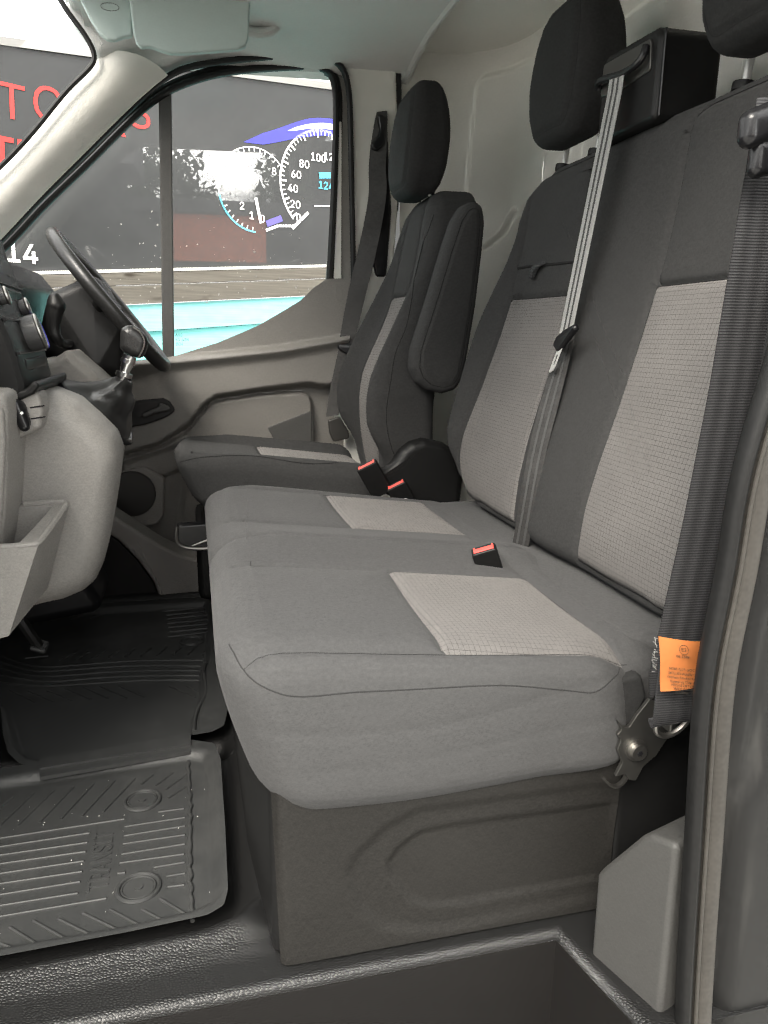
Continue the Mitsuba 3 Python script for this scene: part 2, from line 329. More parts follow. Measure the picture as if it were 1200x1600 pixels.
def lip_sweep(path, prof):
    p = arr(path); rows = []
    for k in range(len(p)):
        n = []
        if k: d = p[k] - p[k - 1]; n.append(np.array([d[1], -d[0]]) / np.linalg.norm(d))
        if k < len(p) - 1: d = p[k + 1] - p[k]; n.append(np.array([d[1], -d[0]]) / np.linalg.norm(d))
        m = sum(n); m /= np.linalg.norm(m); m = m / (m @ n[0])
        rows.append([[*(p[k] + m * o), z] for o, z in prof])
    R = arr(rows); a, b = R.shape[:2]; i = np.arange((a - 1) * b).reshape(a - 1, b)[:, :-1].ravel()
    return tm(R.reshape(-1, 3), np.vstack([np.stack([i, i + b, i + b + 1], 1), np.stack([i, i + b + 1, i + 1], 1)]))
arc = [(.012 * math.sin(a), -.012 * (1 - math.cos(a))) for a in np.linspace(0, math.pi / 2, 7)]
path = [(-.95, -.018), (.385, -.018), (.425, -.20)]
part(van, 'step_edge', face(lip_sweep(path, arc), (0, -.2, 1)), 'floor_vinyl', 50)
part(van, 'step_riser', face(lip_sweep(path, [(.0121, -.012), (.018, -.22)]), (-.2, -1, .1)), 'riser_vinyl', 30)
part(van, 'step_tread', rbox((-.95, -.30, -.25), (.46, .0, -.215), .006), 'floor_vinyl', 35)
part(van, 'sill_panel', rbox((-1.0, -.34, -.55), (1.05, -.26, -.26), .02), 'van_paint', 35)

# roof lining, roof skin and the door apertures
def head_z(x, y): return 1.585 - .06 * np.clip((np.abs(y - .77) - .55) / .35, 0, 1) ** 2 + .01 * np.clip((x + .1) / .8, 0, 1)
rl = grid(lambda X, Y: np.stack([X, Y, head_z(X, Y)], -1), np.linspace(-.30, .60, 30), np.linspace(-.16, 1.66, 50))
hz = np.linspace(1.66, -.16, 50)
part(van, 'roof_lining', face(rl, (0, 0, -1)), 'headliner_cloth', 40)
# the lining's rolled rear edge
part(van, 'roof_lining_edge', tube([(.60, y, head_z(.60, y) + .012) for y in hz], .016, 10), 'headliner_cloth')
part(van, 'roof_skin', rbox((-.36, -.22, 1.66), (1.10, 1.74, 1.70), .015), 'van_paint')
part(van, 'rear_roof_panel', rbox((.58, -.15, 1.63), (1.05, 1.70, 1.655), .01), 'bulkhead_paint')
# far side rail of the lining, above the driver's door
rail = [(-.292, 1.497), (-.271, 1.452), (-.207, 1.425), (-.143, 1.490), (-.049, 1.535), (.038, 1.558), (.179, 1.574), (.324, 1.588), (.398, 1.581), (.589, 1.596), (.588, 1.666), (.325, 1.651), (-.026, 1.644), (-.338, 1.623), (-.282, 1.521)]
part(van, 'roof_side_rail', slab(rail, 'y', 1.56, 1.70, .018, .02), 'headliner_cloth')

# windscreen pillar trim (far) and windscreen
pil = [(-.604, 1.152), (-.537, 1.210), (-.433, 1.316), (-.347, 1.414), (-.304, 1.460), (-.283, 1.483), (-.246, 1.490), (-.145, 1.433), (-.205, 1.381), (-.327, 1.263), (-.449, 1.146), (-.554, 1.037), (-.623, .967)]
pA = smooth_line([(x, 1.53, z) for x, z in [(-.645, 1.123), (-.543, 1.212), (-.438, 1.320), (-.351, 1.419), (-.305, 1.467), (-.281, 1.493), (-.263, 1.521)]], 50)
pB = smooth_line([(x, 1.575, z) for x, z in [(-.676, .943), (-.570, 1.040), (-.462, 1.150), (-.336, 1.272), (-.210, 1.393), (-.139, 1.456), (-.099, 1.488)]], 50)
def pillar(U, V):
    i = (V * 49).round().astype(int); a, b = pA[i], pB[i]; s = U[..., None]
    return a * (1 - s) + b * s + np.sin(math.pi * np.clip(s, 0, 1)) ** .8 * arr([.012, -.038, .010])
part(van, 'pillar_trim', face(grid(pillar, np.linspace(0, 1, 26), np.linspace(0, 1, 50)), (0, -1, 0)), 'plastic_pale', True)
wl = [(-.604, 1.152), (-.537, 1.210), (-.433, 1.316), (-.347, 1.414), (-.291, 1.468), (-.277, 1.498), (-.300, 1.550), (-.335, 1.597), (-.356, 1.633), (-.386, 1.676)]
part(van, 'windscreen_seal', tube(smooth_line([(x - .004, 1.495, z) for x, z in wl], 60), .0065, 8), 'rubber_seal')
part(van, 'windscreen_header', cat(rbox((-.335, -.15, 1.60), (-.26, 1.62, 1.665), .02), slab([(-.356, 1.633), (-.335, 1.597), (-.300, 1.550), (-.278, 1.504), (-.261, 1.503), (-.195, 1.529), (-.129, 1.553), (-.123, 1.658)], 'y', 1.50, 1.66, .03, .02)), 'headliner_cloth')
ws = tm([(-1.15, -.12, .86), (-1.15, 1.62, .86), (-.36, 1.60, 1.655), (-.36, -.10, 1.655)], [[0, 1, 2], [0, 2, 3]])
part(van, 'windscreen', ws, 'glass', False)
# near windscreen pillar and door rail
part(van, 'near_pillar', tube(smooth_line([(-1.05, -.16, .80), (-.72, -.165, 1.16), (-.42, -.165, 1.47), (-.25, -.16, 1.60)], 30), .045, 12, ry=.035), 'plastic_pale')
part(van, 'near_door_rail', tube(smooth_line([(-.42, -.165, 1.47), (-.22, -.17, 1.575), (.05, -.17, 1.605), (.40, -.17, 1.60), (.48, -.17, 1.54), (.50, -.18, 1.40)], 60), .035, 12), 'headliner_cloth')

# bulkhead: pressed steel sheet wrapping round behind the seats
bp = smooth_line([(.585, 1.645), (.66, 1.642), (.74, 1.635), (.82, 1.60), (.885, 1.52), (.915, 1.40), (.925, 1.2), (.93, .9), (.93, .5), (.93, .1), (.93, -.25)], 240)
bd = np.r_[0, np.cumsum(np.linalg.norm(np.diff(bp, axis=0), axis=1))]
emboss = [([(.20, 1.02), (.36, 1.10), (.43, 1.18), (.50, 1.05), (.56, .98), (.70, 1.00), (.80, 1.15), (.78, 1.56), (.24, 1.56)], .022),
          ([(.62, 1.20), (.70, 1.13), (.95, 1.10), (1.25, 1.12), (1.3, 1.5), (.66, 1.5)], .020),
          ([(1.36, 1.15), (1.70, 1.12), (1.72, 1.5), (1.4, 1.52)], .012)]
def bulk(U, Vv):
    x = np.interp(U, bd, bp[:, 0]); y = np.interp(U, bd, bp[:, 1])
    tx, ty = np.gradient(bp[:, 0], bd), np.gradient(bp[:, 1], bd)
    nx, ny = np.interp(U, bd, ty), -np.interp(U, bd, tx); q = np.column_stack([U.ravel(), Vv.ravel()]); d = np.zeros(len(q))
    for pl, h in emboss: d += h * (1 - sstep(-.007, .007, sdf(q, outline(pl, .03, .02))))
    d = d.reshape(U.shape) + .004 * np.sin(Vv * 7) 
    return np.stack([x + nx * d, y + ny * d, Vv], -1)
bk = face(grid(bulk, np.linspace(0, bd[-1], 260), np.linspace(.05, 1.645, 150)), (-1, -1, 0))
part(van, 'bulkhead', bk, 'bulkhead_paint', 40)

# driver-side door pillar with its belt slot
bpl = [(.416, 1.590), (.558, 1.605), (.566, 1.401), (.568, 1.165), (.550, .917), (.557, -.014), (.385, -.002), (.399, .433), (.418, .953), (.433, .973), (.427, 1.214), (.423, 1.445), (.408, 1.533)]
part(van, 'door_pillar_trim', slab(bpl, 'y', 1.60, 1.66, .010, .006), 'plastic_pale')
part(van, 'pillar_gap', slab([(.559, 1.606), (.575, 1.607), (.581, 1.387), (.571, 1.166), (.561, 1.166)], 'y', 1.606, 1.66, .002, .002), 'plastic_gloss')
part(van, 'belt_slot', slab([(.496, 1.437), (.528, 1.437), (.545, 1.163), (.530, .970), (.498, .969), (.481, 1.030), (.501, 1.216)], 'y', 1.588, 1.62, .006, .01), 'plastic_gloss')

# seal round the driver's door opening
sl = smooth_line([(-.678, .947), (-.607, 1.010), (-.571, 1.044), (-.463, 1.152), (-.337, 1.274), (-.211, 1.395), (-.121, 1.473), (-.059, 1.510), (.020, 1.532), (.145, 1.555), (.273, 1.572), (.337, 1.574), (.380, 1.560), (.405, 1.525), (.416, 1.440), (.419, 1.283), (.422, 1.120), (.425, .952)], 120)
part(van, 'door_seal', tube([(x, 1.588, z) for x, z in sl], .0085, 10, ry=.012), 'rubber_seal')

# sill trim and dark footwell behind the console
part(van, 'sill_trim', slab([(-.365, .300), (-.331, .283), (-.254, .221), (-.193, .173), (-.130, .137), (-.036, .111), (-.014, -.062), (-.191, -.047), (-.218, .058), (-.260, .132), (-.310, .194), (-.369, .242)], 'y', 1.48, 1.60, .012, .01), 'plastic_taupe')
part(van, 'footwell_lining', slab([(-1.109, .278), (-.372, .238), (-.312, .189), (-.262, .126), (-.220, .052), (-.192, -.064), (-1.147, .017)], 'y', 1.50, 1.56, .004, .006), 'plastic_black')
part(van, 'cowl_side', rbox((-.98, 1.585, -.10), (-.37, 1.66, .78), .01), 'plastic_black')
part(van, 'firewall', rbox((-1.05, -.10, -.05), (-.86, 1.62, .90), .02), 'plastic_black')
part(van, 'pedal_cover', unman(balls_hull([(-.62, 1.15, .09), (-.62, 1.35, .09), (-.36, 1.17, .12), (-.36, 1.35, .12), (-.40, 1.17, .20), (-.40, 1.35, .20), (-.6, 1.2, .24), (-.6, 1.35, .24)], .03, 24)), 'plastic_gloss', 50)

# near door pillar: rubber seal, pinched flange, black outer trim, grey inner trim foot
near = smooth_line([(x + .0075, z) for x, z in [(.523, 1.024), (.499, .909), (.476, .804), (.465, .753), (.446, .660), (.440, .570), (.432, .488), (.429, .416), (.436, .261), (.442, .136), (.450, .000), (.462, -.146), (.482, -.361)]], 110)
part(van, 'near_door_seal', tube([(x, -.195, z) for x, z in near], .012, 12, ry=.0080), 'rubber_seal')
part(van, 'seal_bead', tube([(x + .0095, -.2055, z) for x, z in near], .0022, 8), 'seal_lip')
part(van, 'door_flange', tube([(x + .0235, -.196, z) for x, z in near], .010, 12, ry=.0130), 'seal_lip')
np_ = [(x + .031, z) for x, z in near] + [(.95, near[-1, 1]), (.95, near[0, 1])]
def swell(P): return -.196 + .018 * np.exp(-((P[:, 0] - np.interp(P[:, 1], near[::-1, 1], near[::-1, 0]) - .045) / .012) ** 2)
pn = face(relief(np_, 'y', swell, [([(.50, .30), (.60, .42), (.62, .62), (.56, .66), (.515, .50)], .02, .03, .03)], .008), (0, -1, 0))
part(van, 'near_pillar_panel', pn, 'pillar_black', 40)
ft = lambda u, v: (.405 + .32 * u, -.075 - u, v)
fo = [(-.004, -.004), (-.004, .118), (.004, .132), (.058, .212), (.070, .222), (.108, .232), (.108, -.16), (.10, -.13)]
fm = soft([(a, b) for a, b in fo], 0, .12, 0, .008, .008, .004)
ex = arr([.32, -1, 0]); ex /= np.linalg.norm(ex); ez = arr([-1, -.32, 0]) / np.linalg.norm([1, .32])
fm = rot_to(fm, arr([.405, -.075, 0]) - ez * .12, ex, (0, 0, 1), ez); fm = orient(fm)
part(van, 'pillar_foot_trim', fm, 'plastic_grey', 35)
part(van, 'seat_riser_wall', rbox((.47, .0, -.01), (.90, .05, .262), .01), 'plastic_black')
part(van, 'near_pillar_inner', rbox((.57, -.165, -.24), (1.02, -.125, 1.60), .01), 'plastic_black')
# sticker on the black pillar
stx = lambda m, x, z: rot_to(m, (x, -.2235, z), (math.cos(.42), 0, -math.sin(-.42)), (-math.sin(.42), 0, math.cos(.42)), (0, -1, 0))


sk = [(.534, .256), (.535, .262), (.543, .267), (.565, .265), (.581, .242), (.571, .225), (.548, .230), (.539, .237)]
part(van, 'pillar_sticker', tube([(x, -.1895, z) for x, z in outline(sk, .004, .003)], .0007, 6, closed=True), 'ink_white')
part(van, 'pillar_sticker', rot_to(meshkit.text_mesh('TS', .006, .0004, True), (sk[0][0] + .004, -.1892, sk[7][1] + .003), (1, 0, 0), (0, 0, 1), (0, -1, 0)), 'ink_white', False)
# ------------------------------------------------------------------ passenger bench
bench = thing('bench_seat', 'two-place passenger bench in charcoal cloth with brown-grey grid panels, nearest the open door', 'seat')
YC = .455                                   # the fold between the two places
def cush_top(x): return -.115 * np.clip(x, -.07, .6)
def cush_disp(V):
    x, y, z = V[:, 0].copy(), V[:, 1].copy(), V[:, 2].copy()
    w = np.clip((z - .190) / .257, 0, 1); front = np.clip((.26 - x) / .33, 0, 1)
    z += w * (cush_top(x) + 0.0)
    bol = np.zeros(len(x))
    for c, s in ((-.03, .022), (YC, .06), (.965, .035)): bol = np.maximum(bol, np.exp(-((y - c) / s) ** 2))
    z += w ** 3 * (.017 * bol * np.clip((x + .05) / .1, 0, 1) - .004 * np.exp(-((y - .16) / .12) ** 2) - .004 * np.exp(-((y - .765) / .12) ** 2))
    z += .030 * (1 - w) * front ** 2 + .030 * (1 - w) * np.clip(x / .45, 0, 1)
    x += .060 * (1 - w) ** 1.6 * front
    y += .0013 * np.exp(-((z - .345 - .03 * x + .02 * np.sin(x * 9)) / .006) ** 2) * np.exp(-((y + .03) / .02) ** 2) + .0009 * np.exp(-((z - .300 + .015 * np.sin(x * 7 + 1)) / .005) ** 2) * np.exp(-((y + .03) / .02) ** 2)
    nr = np.exp(-((y + .03) / .05) ** 2) * sstep(.34, .45, x) * (1 - w); x += .030 * nr; y -= .012 * nr
    q = np.column_stack([x * 7, y * 7, z * 7]); z += .0012 * w * (meshkit.fbm(q, 3, 5) - .5); y += .002 * (meshkit.fbm(q * 1.4, 3, 9) - .5) * np.exp(-((y + .03) / .04) ** 2)
    y += .012 * (1 - w) * np.exp(-((y + .03) / .05) ** 2) - .006 * np.sin(np.clip(w, 0, 1) * math.pi) * np.exp(-((y + .03) / .03) ** 2)
    return np.column_stack([x, y, z])
co = [(-.066, -.03), (.43, -.03), (.45, -.022), (.456, -.006), (.47, .0), (.56, .0), (.56, .965), (.10, .985), (-.05, .985), (-.066, .95), (-.066, .475), (-.058, YC), (-.066, .435)]
base = soft(co, .190, .447, .055, .068, .080, .006)
cs = [dense([(-.030, -.003), (.0, .0), (.2, .0), (.46, .002)]), dense([(-.02, .316), (.2, .316), (.46, .312)]), dense([(-.075, YC), (.2, YC), (.56, YC)]),
      dense([(-.02, .605), (.2, .604), (.46, .606)]), dense([(-.02, .930), (.2, .926), (.46, .922)]),
      arr([(.213, .0), (.223, .316)]), arr([(.223, .604), (.222, .926)]), arr([(.46, .0), (.46, .925)])]
zones = {'insert': [(.213, .0), (.46, .0), (.46, .314), (.222, .316)], 'insert_far': [(.223, .604), (.46, .605), (.46, .924), (.222, .926)]}
cu = upholster(base, cs, zones, .36, cush_disp, .005, .0055, .007, .04)
cushion = part(bench, 'cushion', cu['rest'], 'fabric_plain', 40)
part(cushion, 'grid_insert', cu['insert'], 'fabric_grid_seat', 40); part(cushion, 'grid_insert', cu['insert_far'], 'fabric_grid_seat', 40)
allc = cat(cu['rest'], cu['insert'], cu['insert_far'])
# stitched seam along the near side and over the front corner
pipe = project(cu['rest'], [(x, -.3, z) for x, z in smooth_line([(-.044, .435), (-.039, .430), (-.030, .417), (-.000, .399), (.030, .390), (.085, .388), (.140, .385), (.233, .380), (.307, .372), (.394, .355), (.409, .356), (.435, .367), (.470, .369)], 120)], (0, 1, 0), .0002)
part(cushion, 'side_seam', tube(pipe, .0008, 6), 'seam_grey')
for s in cs[:5]:
    part(cushion, 'top_seam', tube(project(allc, [(x, y, .8) for x, y in s], (0, 0, -1), -.0001), .0006, 5), 'seam_grey')
# moulded base with a pressed recess on the near face
bo = [(-.004, .018), (.47, .018), (.47, .92), (-.03, .92), (-.022, .25)]
part(bench, 'base', slab(bo, 'z', .002, .27, .006, .012), 'plastic_black')
rec1 = [(.096, .125), (.106, .147), (.139, .178), (.181, .197), (.216, .197), (.464, .195), (.478, .031), (.229, .021), (.175, .029), (.140, .041), (.110, .075)]
rec2 = [(.145, .131), (.161, .150), (.186, .166), (.225, .169), (.467, .165), (.476, .052), (.246, .050), (.197, .056), (.175, .070), (.150, .108)]
bf = face(relief([(.003, .004), (.470, .004), (.470, .268), (-.002, .268)], 'y', lambda P: -.0065 + .024 * np.exp(-np.clip(P[:, 0] + .002, 0, 1) / .004), [(outline(rec1, .008), .004, .004, .014), (outline(rec2, .008), .004, .003, .005)], .005), (0, -1, 0))
part(bench, 'base_panel', bf, 'plastic_brown', 40)
# backrest
ZS = [.30, .42, .5, .55, .71, .87, .98, 1.13, 1.3]; XS = [.553, .555, .562, .572, .617, .661, .682, .697, .705]
from scipy.interpolate import UnivariateSpline, PchipInterpolator
spine_b = PchipInterpolator(ZS, XS)
TH = .125
def back_disp(V):
    y, z, c = V[:, 0], V[:, 1], V[:, 2]; w = np.clip(c / TH, 0, 1)
    e = np.minimum(np.abs(y + .075), np.abs(.985 - y)); lift = np.exp(-(e / .075) ** 2) * sstep(.42, .58, z) * (1 - sstep(.80, 1.05, z))
    f = c + w ** 2 * ((.050 * lift) + .003 * (meshkit.fbm(np.column_stack([y * 6, z * 6, y * 0]), 3, 7) - .5) + .006 * np.exp(-((y - YC) / .07) ** 2) * (1 - sstep(.9, 1.05, z)))
    return np.column_stack([spine_b(z) + TH - f, y, z])
right = [(.985, .62), (.980, .52), (.955, .45), (.90, .405), (.82, .392)]
bo = [(.80, 1.150), (.88, 1.138), (.93, 1.112), (.960, 1.06), (.972, .98), (.978, .86), (.985, .74)] + right
bo = bo + [(2 * YC - y, z) for y, z in bo[::-1]]
bb = soft(bo, 0, TH, .03, .042, .03, .007)
Lf = [(.889, .873), (.894, .758), (.907, .631), (.920, .533), (.923, .473), (.900, .432), (.831, .412)]; Rf = [(.600, .871), (.6005, .70), (.599, .60), (.594, .50), (.592, .415)]
far_in = Lf + [(.80, .416), (.70, .413)] + Rf[::-1]
near_in = [(2 * YC - y, z) for y, z in far_in]
up_far = [(.600, .8712), (.602, .98), (.604, 1.10), (.612, 1.128), (.64, 1.136), (.85, 1.134), (.882, 1.118), (.894, 1.08), (.899, .95), (.890, .8735)]
up_near = [(2 * YC - y, z) for y, z in up_far]
bs = [arr(outline(up_far, .02, .004)), arr(outline(up_near, .02, .004)), dense(Lf + [(.80, .416), (.70, .413), (.592, .415)]), arr(Rf), arr([(.6, .8715), (.889, .8735)]), arr([(.31, .8715), (.021, .8735)]),
      dense([(2 * YC - y, z) for y, z in Lf] + [(.11, .416), (.21, .413), (.318, .415)]), arr([(2 * YC - y, z) for y, z in Rf])]
bz = {'in_f': far_in, 'in_n': near_in, 'up_f': up_far, 'up_n': up_near}
ub = upholster(bb, bs, bz, .07, back_disp, .005, .0055, .008, .04)
back = part(bench, 'backrest', ub['rest'], 'fabric_plain_shaded', 40)
part(back, 'grid_insert', ub['in_n'], 'fabric_grid_back', 40); part(back, 'grid_insert', ub['in_f'], 'fabric_grid_back', 40)
part(back, 'upper_panel', ub['up_n'], 'fabric_plain_shaded', 40); part(back, 'upper_panel', ub['up_f'], 'fabric_plain_shaded', 40)
allb = cat(*ub.values())
for s in bs[:4] + bs[6:]:
    part(back, 'stitched_seam', tube(project(allb, [(.2, y, z) for y, z in s], (1, 0, 0), -.0004), .0010, 5), 'stitch_thread')
slit = project(allb, [(.2, y, z) for y, z in smooth_line([(.895, .944), (.827, .943), (.697, .938), (.590, .935)], 40)], (1, 0, 0), .0002)
part(back, 'pocket_slit', tube(slit, .0030, 8), 'stitch_thread')
lp = project(allb, [(.2, y, z) for y, z in [(.736, .944), (.769, .934), (.784, .914)]], (1, 0, 0), .008)
part(back, 'pull_strap', ribbon(smooth_line([lp[0] + (.006, 0, .002), lp[0] * .6 + lp[1] * .4 - (.004, 0, 0), lp[1] - (.007, 0, 0), lp[2] - (.001, 0, 0), lp[2] + (.004, 0, .004), lp[1] + (.003, 0, .002), lp[0] + (.008, 0, 0)], 40), (.0, .95, .3), .016), 'belt_black')
part(bench, 'cushion_rear', unman(balls_hull([(.50, .05, .34), (.62, .05, .34), (.50, .93, .34), (.62, .93, .34), (.50, .06, .372), (.60, .06, .372), (.50, .92, .372), (.60, .92, .372)], .02)), 'fabric_plain', 40)
# head restraints on chromed posts
def headrest(holder, yc, x0, zlow, zhigh, w=.125, d=.105, lean=.10):
    h = zhigh - zlow
    o = [(-.50 * w * 1.35, 0), (.50 * w * 1.35, 0), (w * .94, .20 * h), (w * 1.04, .45 * h), (w * .95, .75 * h), (w * .72, h), (-w * .72, h), (-w * .95, .75 * h), (-w * 1.04, .45 * h), (-w * .94, .20 * h)]
    b = soft(o, 0, d, .028, .040, .055, .006)
    M = man(b).refine_to_length(.008); t = unman(M); V = t.vertices.copy()
    side = dense([(u, v) for u, v in outline(o, .045, .01)], 200); dd = seg_dist(V[:, :2], np.vstack([outline(o, .045, .01), outline(o, .045, .01)[:1]]))
    front = sstep(d * .5, d, V[:, 2]); V[:, 2] += front * (.014 * np.exp(-(V[:, 0] / (w * .8)) ** 2 - ((V[:, 1] - .5 * h) / (.5 * h)) ** 2)) - .0035 * np.exp(-((dd - .024) / .004) ** 2) * front
    tp = (1 - V[:, 2] / d) * (.040 * np.clip((V[:, 1] / h - .45) / .55, 0, 1) ** 2 + .02 * np.clip((.35 - V[:, 1] / h) / .35, 0, 1) ** 2); bow = -tp + .030 * ((V[:, 1] / h - .45) ** 2)
    t.vertices = np.column_stack([x0 + d - V[:, 2] + lean * V[:, 1] + bow, yc + V[:, 0], zlow + V[:, 1]]); t = orient(t)
    hr = part(holder, 'headrest', t, 'fabric_dark', 40)
    ring = outline(o, .045, .01); ci = ring.mean(0); rr = np.vstack([ring, ring[:1]]); rin = ci + (rr - ci) * (1 - .024 / np.linalg.norm(rr - ci, axis=1, keepdims=True))
    px = project(t, [(x0 - .3, yc + u, zlow + v) for u, v in rin], (1, 0, 0), -.0003)
    part(hr, 'seam', tube(px, .0010, 5), 'stitch_thread')
    return hr
def posts(holder, hr, yc, x, ztop, zlow, gap=.068):
    for s in (-1, 1):
        part(hr, 'post', cyl((x, yc + s * gap, zlow - .01), (x + .012, yc + s * gap, ztop + .03), .0062, 16), 'bright_metal')
        part(hr, 'post_collar', cyl((x - .001, yc + s * gap, zlow - .004), (x + .001, yc + s * gap, zlow + .008), .017, 24), 'plastic_black')
h = headrest(bench, .765, .664, 1.185, 1.46, lean=.07); posts(bench, h, .765, .745, 1.20, 1.152, .074)
h = headrest(bench, .175, .672, 1.188, 1.46, lean=.07); posts(bench, h, .178, .745, 1.20, 1.152, .074)
# belt reel housing on top of the backrest
ho = [(.372, 1.135), (.372, 1.262), (.388, 1.276), (.545, 1.282), (.562, 1.272), (.560, 1.135)]
hs = soft(ho, 0, .115, .012, .010, .012, .005)
hs.vertices = np.column_stack([.792 - hs.vertices[:, 2] - .25 * (1.28 - hs.vertices[:, 1]) * 0.1, hs.vertices[:, 0] - .10 * (.115 - hs.vertices[:, 2]) * 0, hs.vertices[:, 1]]); hs = orient(hs)
housing = part(bench, 'belt_housing', hs, 'plastic_black', 35)
part(housing, 'slot_bezel', slab([(.392, 1.213), (.397, 1.262), (.548, 1.268), (.554, 1.216), (.50, 1.207)], 'x', .6725, .680, .002, .006, .002), 'steel_dark')
part(housing, 'slot_lip', tube(smooth_line([(.668, .402, 1.252), (.664, .405, 1.235), (.660, .43, 1.226), (.660, .48, 1.229), (.660, .53, 1.236), (.664, .548, 1.234), (.668, .552, 1.228)], 40), .0060, 10), 'plastic_gloss')
part(housing, 'cover_seam', tube([(.6785, .366, 1.14), (.679, .366, 1.20), (.680, .367, 1.258), (.682, .369, 1.268)], .002, 6), 'plastic_gloss')
# hinge plate and bolt at the near rear corner
pl = [(.483, .337), (.467, .317), (.457, .301), (.450, .301), (.439, .312), (.446, .298), (.440, .292), (.446, .283), (.442, .270), (.451, .250), (.442, .231), (.457, .233), (.462, .224), (.473, .221), (.483, .241), (.500, .254), (.510, .270), (.522, .287), (.514, .306), (.522, .316), (.499, .328)]
plate = slab(pl, 'y', -.036, -.030, .0007, .0, step=.003)
hinge = part(bench, 'hinge_plate', plate, 'steel_dark', False)
bx, bz2 = [(.469, .267)][0]
part(hinge, 'bolt', cat(cyl((bx, -.046, bz2), (bx, -.036, bz2), .0105, 30), cyl((bx, -.039, bz2), (bx, -.0358, bz2), .0150, 30)), 'steel')
star = outline([(.0048 * (1 if k % 2 == 0 else .66) * math.cos(k * math.pi / 6), .0048 * (1 if k % 2 == 0 else .66) * math.sin(k * math.pi / 6)) for k in range(12)], 0, .0006)
part(hinge, 'bolt_socket', slab([(bx + a, bz2 + b) for a, b in star], 'y', -.0466, -.044, .0003, 0, step=.0008), 'plastic_gloss')
hk = [(.429, .227), (.438, .217), (.448, .213), (.459, .220), (.462, .230)]
part(hinge, 'hook', ribbon(smooth_line([(x, -.030, z) for x, z in hk], 24), (0, 1, 0), .007, .003), 'steel')
part(hinge, 'side_tab', rbox((.500, -.060, .298), (.512, -.034, .330), .003), 'steel_dark')
part(bench, 'side_shield', slab([(.432, .355), (.446, .360), (.481, .363), (.492, .330), (.474, .297), (.453, .279), (.437, .309)], 'y', -.018, .012, .006, .006), 'fabric_dark')
part(bench, 'frame_bracket', cat(rbox((.452, .004, .22), (.62, .05, .362), .012), cyl((.525, -.035, .30), (.525, .0, .30), .022, 28)), 'plastic_black')

# ------------------------------------------------------------------ driver's seat
seat = thing('driver_seat', "single driver's seat in charcoal cloth with a folded-up armrest, beside the far door", 'seat')
DZ = [.30, .45, .53, .60, .67, .735, .80, .88, .99, 1.09, 1.17]; DX = [.425, .418, .410, .408, .415, .437, .465, .495, .520, .540, .562]
spine_d = PchipInterpolator(DZ, DX); YD = 1.31; DT = .13
def dback(V):
    y, z, c = V[:, 0], V[:, 1], V[:, 2]; w = np.clip(c / DT, 0, 1)
    e = np.maximum(0, .235 - np.abs(y - YD)); lift = np.exp(-(e / .060) ** 2) * sstep(.44, .58, z) * (1 - sstep(.85, 1.08, z))
    return np.column_stack([spine_d(z) + DT - c - w ** 2 * .058 * lift, y, z])
ro = [(.0, .36), (.14, .37), (.205, .42), (.228, .52), (.236, .64), (.225, .80), (.205, .94), (.175, 1.06), (.135, 1.135), (.08, 1.165), (.0, 1.17)]
do = [(YD + u, z) for u, z in ro] + [(YD - u, z) for u, z in ro[-2:0:-1]]
db = soft(do, 0, DT, .03, .045, .03, .007)
li = [(.085, .895), (.092, .80), (.108, .71), (.115, .62), (.112, .53), (.095, .45), (.07, .42)]
ins = [(YD + u, z) for u, z in li] + [(YD - u, z) for u, z in li[::-1]]
lu = [(.085, .8955), (.088, 1.0), (.075, 1.10), (.05, 1.145)]
upp = [(YD + u, z) for u, z in lu] + [(YD - u, z) for u, z in lu[::-1]]
ud = upholster(db, [dense(ins[:7]), dense(ins[7:]), dense(upp), arr([ins[0], ins[-1]])], {'in': ins, 'up': upp}, .07, dback, .005, .0055, .008, .035)
dbk = part(seat, 'backrest', ud['rest'], 'fabric_plain_shaded', 40)
part(dbk, 'grid_insert', ud['in'], 'fabric_grid_back', 40); part(dbk, 'upper_panel', ud['up'], 'fabric_plain_shaded', 40)
alld = cat(*ud.values())
for s in (dense(ins[7:]), dense(ins[:7])): part(dbk, 'stitched_seam', tube(project(alld, [(.1, y, z) for y, z in s], (1, 0, 0), -.0004), .0011, 5), 'stitch_thread')
ss = project(alld, [(x, .8, z) for x, z in smooth_line([(.550, 1.094), (.521, 1.025), (.486, .924), (.459, .814), (.431, .750), (.418, .686), (.408, .629), (.407, .571), (.419, .516), (.433, .483)], 80)], (0, 1, 0), -.0003)
if len(ss) > 5: part(dbk, 'side_seam', tube(ss, .0012, 5), 'stitch_thread')
h = headrest(seat, YD - .01, .480, 1.150, 1.430, .122, .108, .09); posts(seat, h, YD - .01, .556, 1.165, 1.162, .062)
# cushion with raised sides
def dc_disp(V):
    x, y, z = V[:, 0].copy(), V[:, 1].copy(), V[:, 2].copy(); w = np.clip((z - .335) / .155, 0, 1); front = np.clip((.12 - x) / .25, 0, 1)
    z += w * (-.13 * np.clip(x, -.12, .5)) + w ** 2 * .026 * np.exp(-((np.abs(y - YD) - .205) / .045) ** 2) * np.clip((x + .1) / .12, 0, 1)
    z += .03 * (1 - w) * front ** 2 - .03 * (1 - w) * np.clip((x - .1) / .3, 0, 1); x += .055 * (1 - w) ** 1.3 * front
    return np.column_stack([x, y, z])
dco = [(-.128, 1.10), (.40, 1.085), (.40, 1.535), (-.128, 1.52), (-.142, 1.31)]
dcb = soft(dco, .335, .482, .035, .045, .05, .007)
dseam = [arr([(-.08, 1.18), (.0, 1.18), (.40, 1.18)]), arr([(-.08, 1.44), (.0, 1.44), (.40, 1.44)]), arr([(.105, 1.18), (.10, 1.44)])]
uc = upholster(dcb, dseam, {'in': [(.105, 1.18), (.40, 1.18), (.40, 1.44), (.10, 1.44)]}, .40, dc_disp, .005, .006, .006, .04)
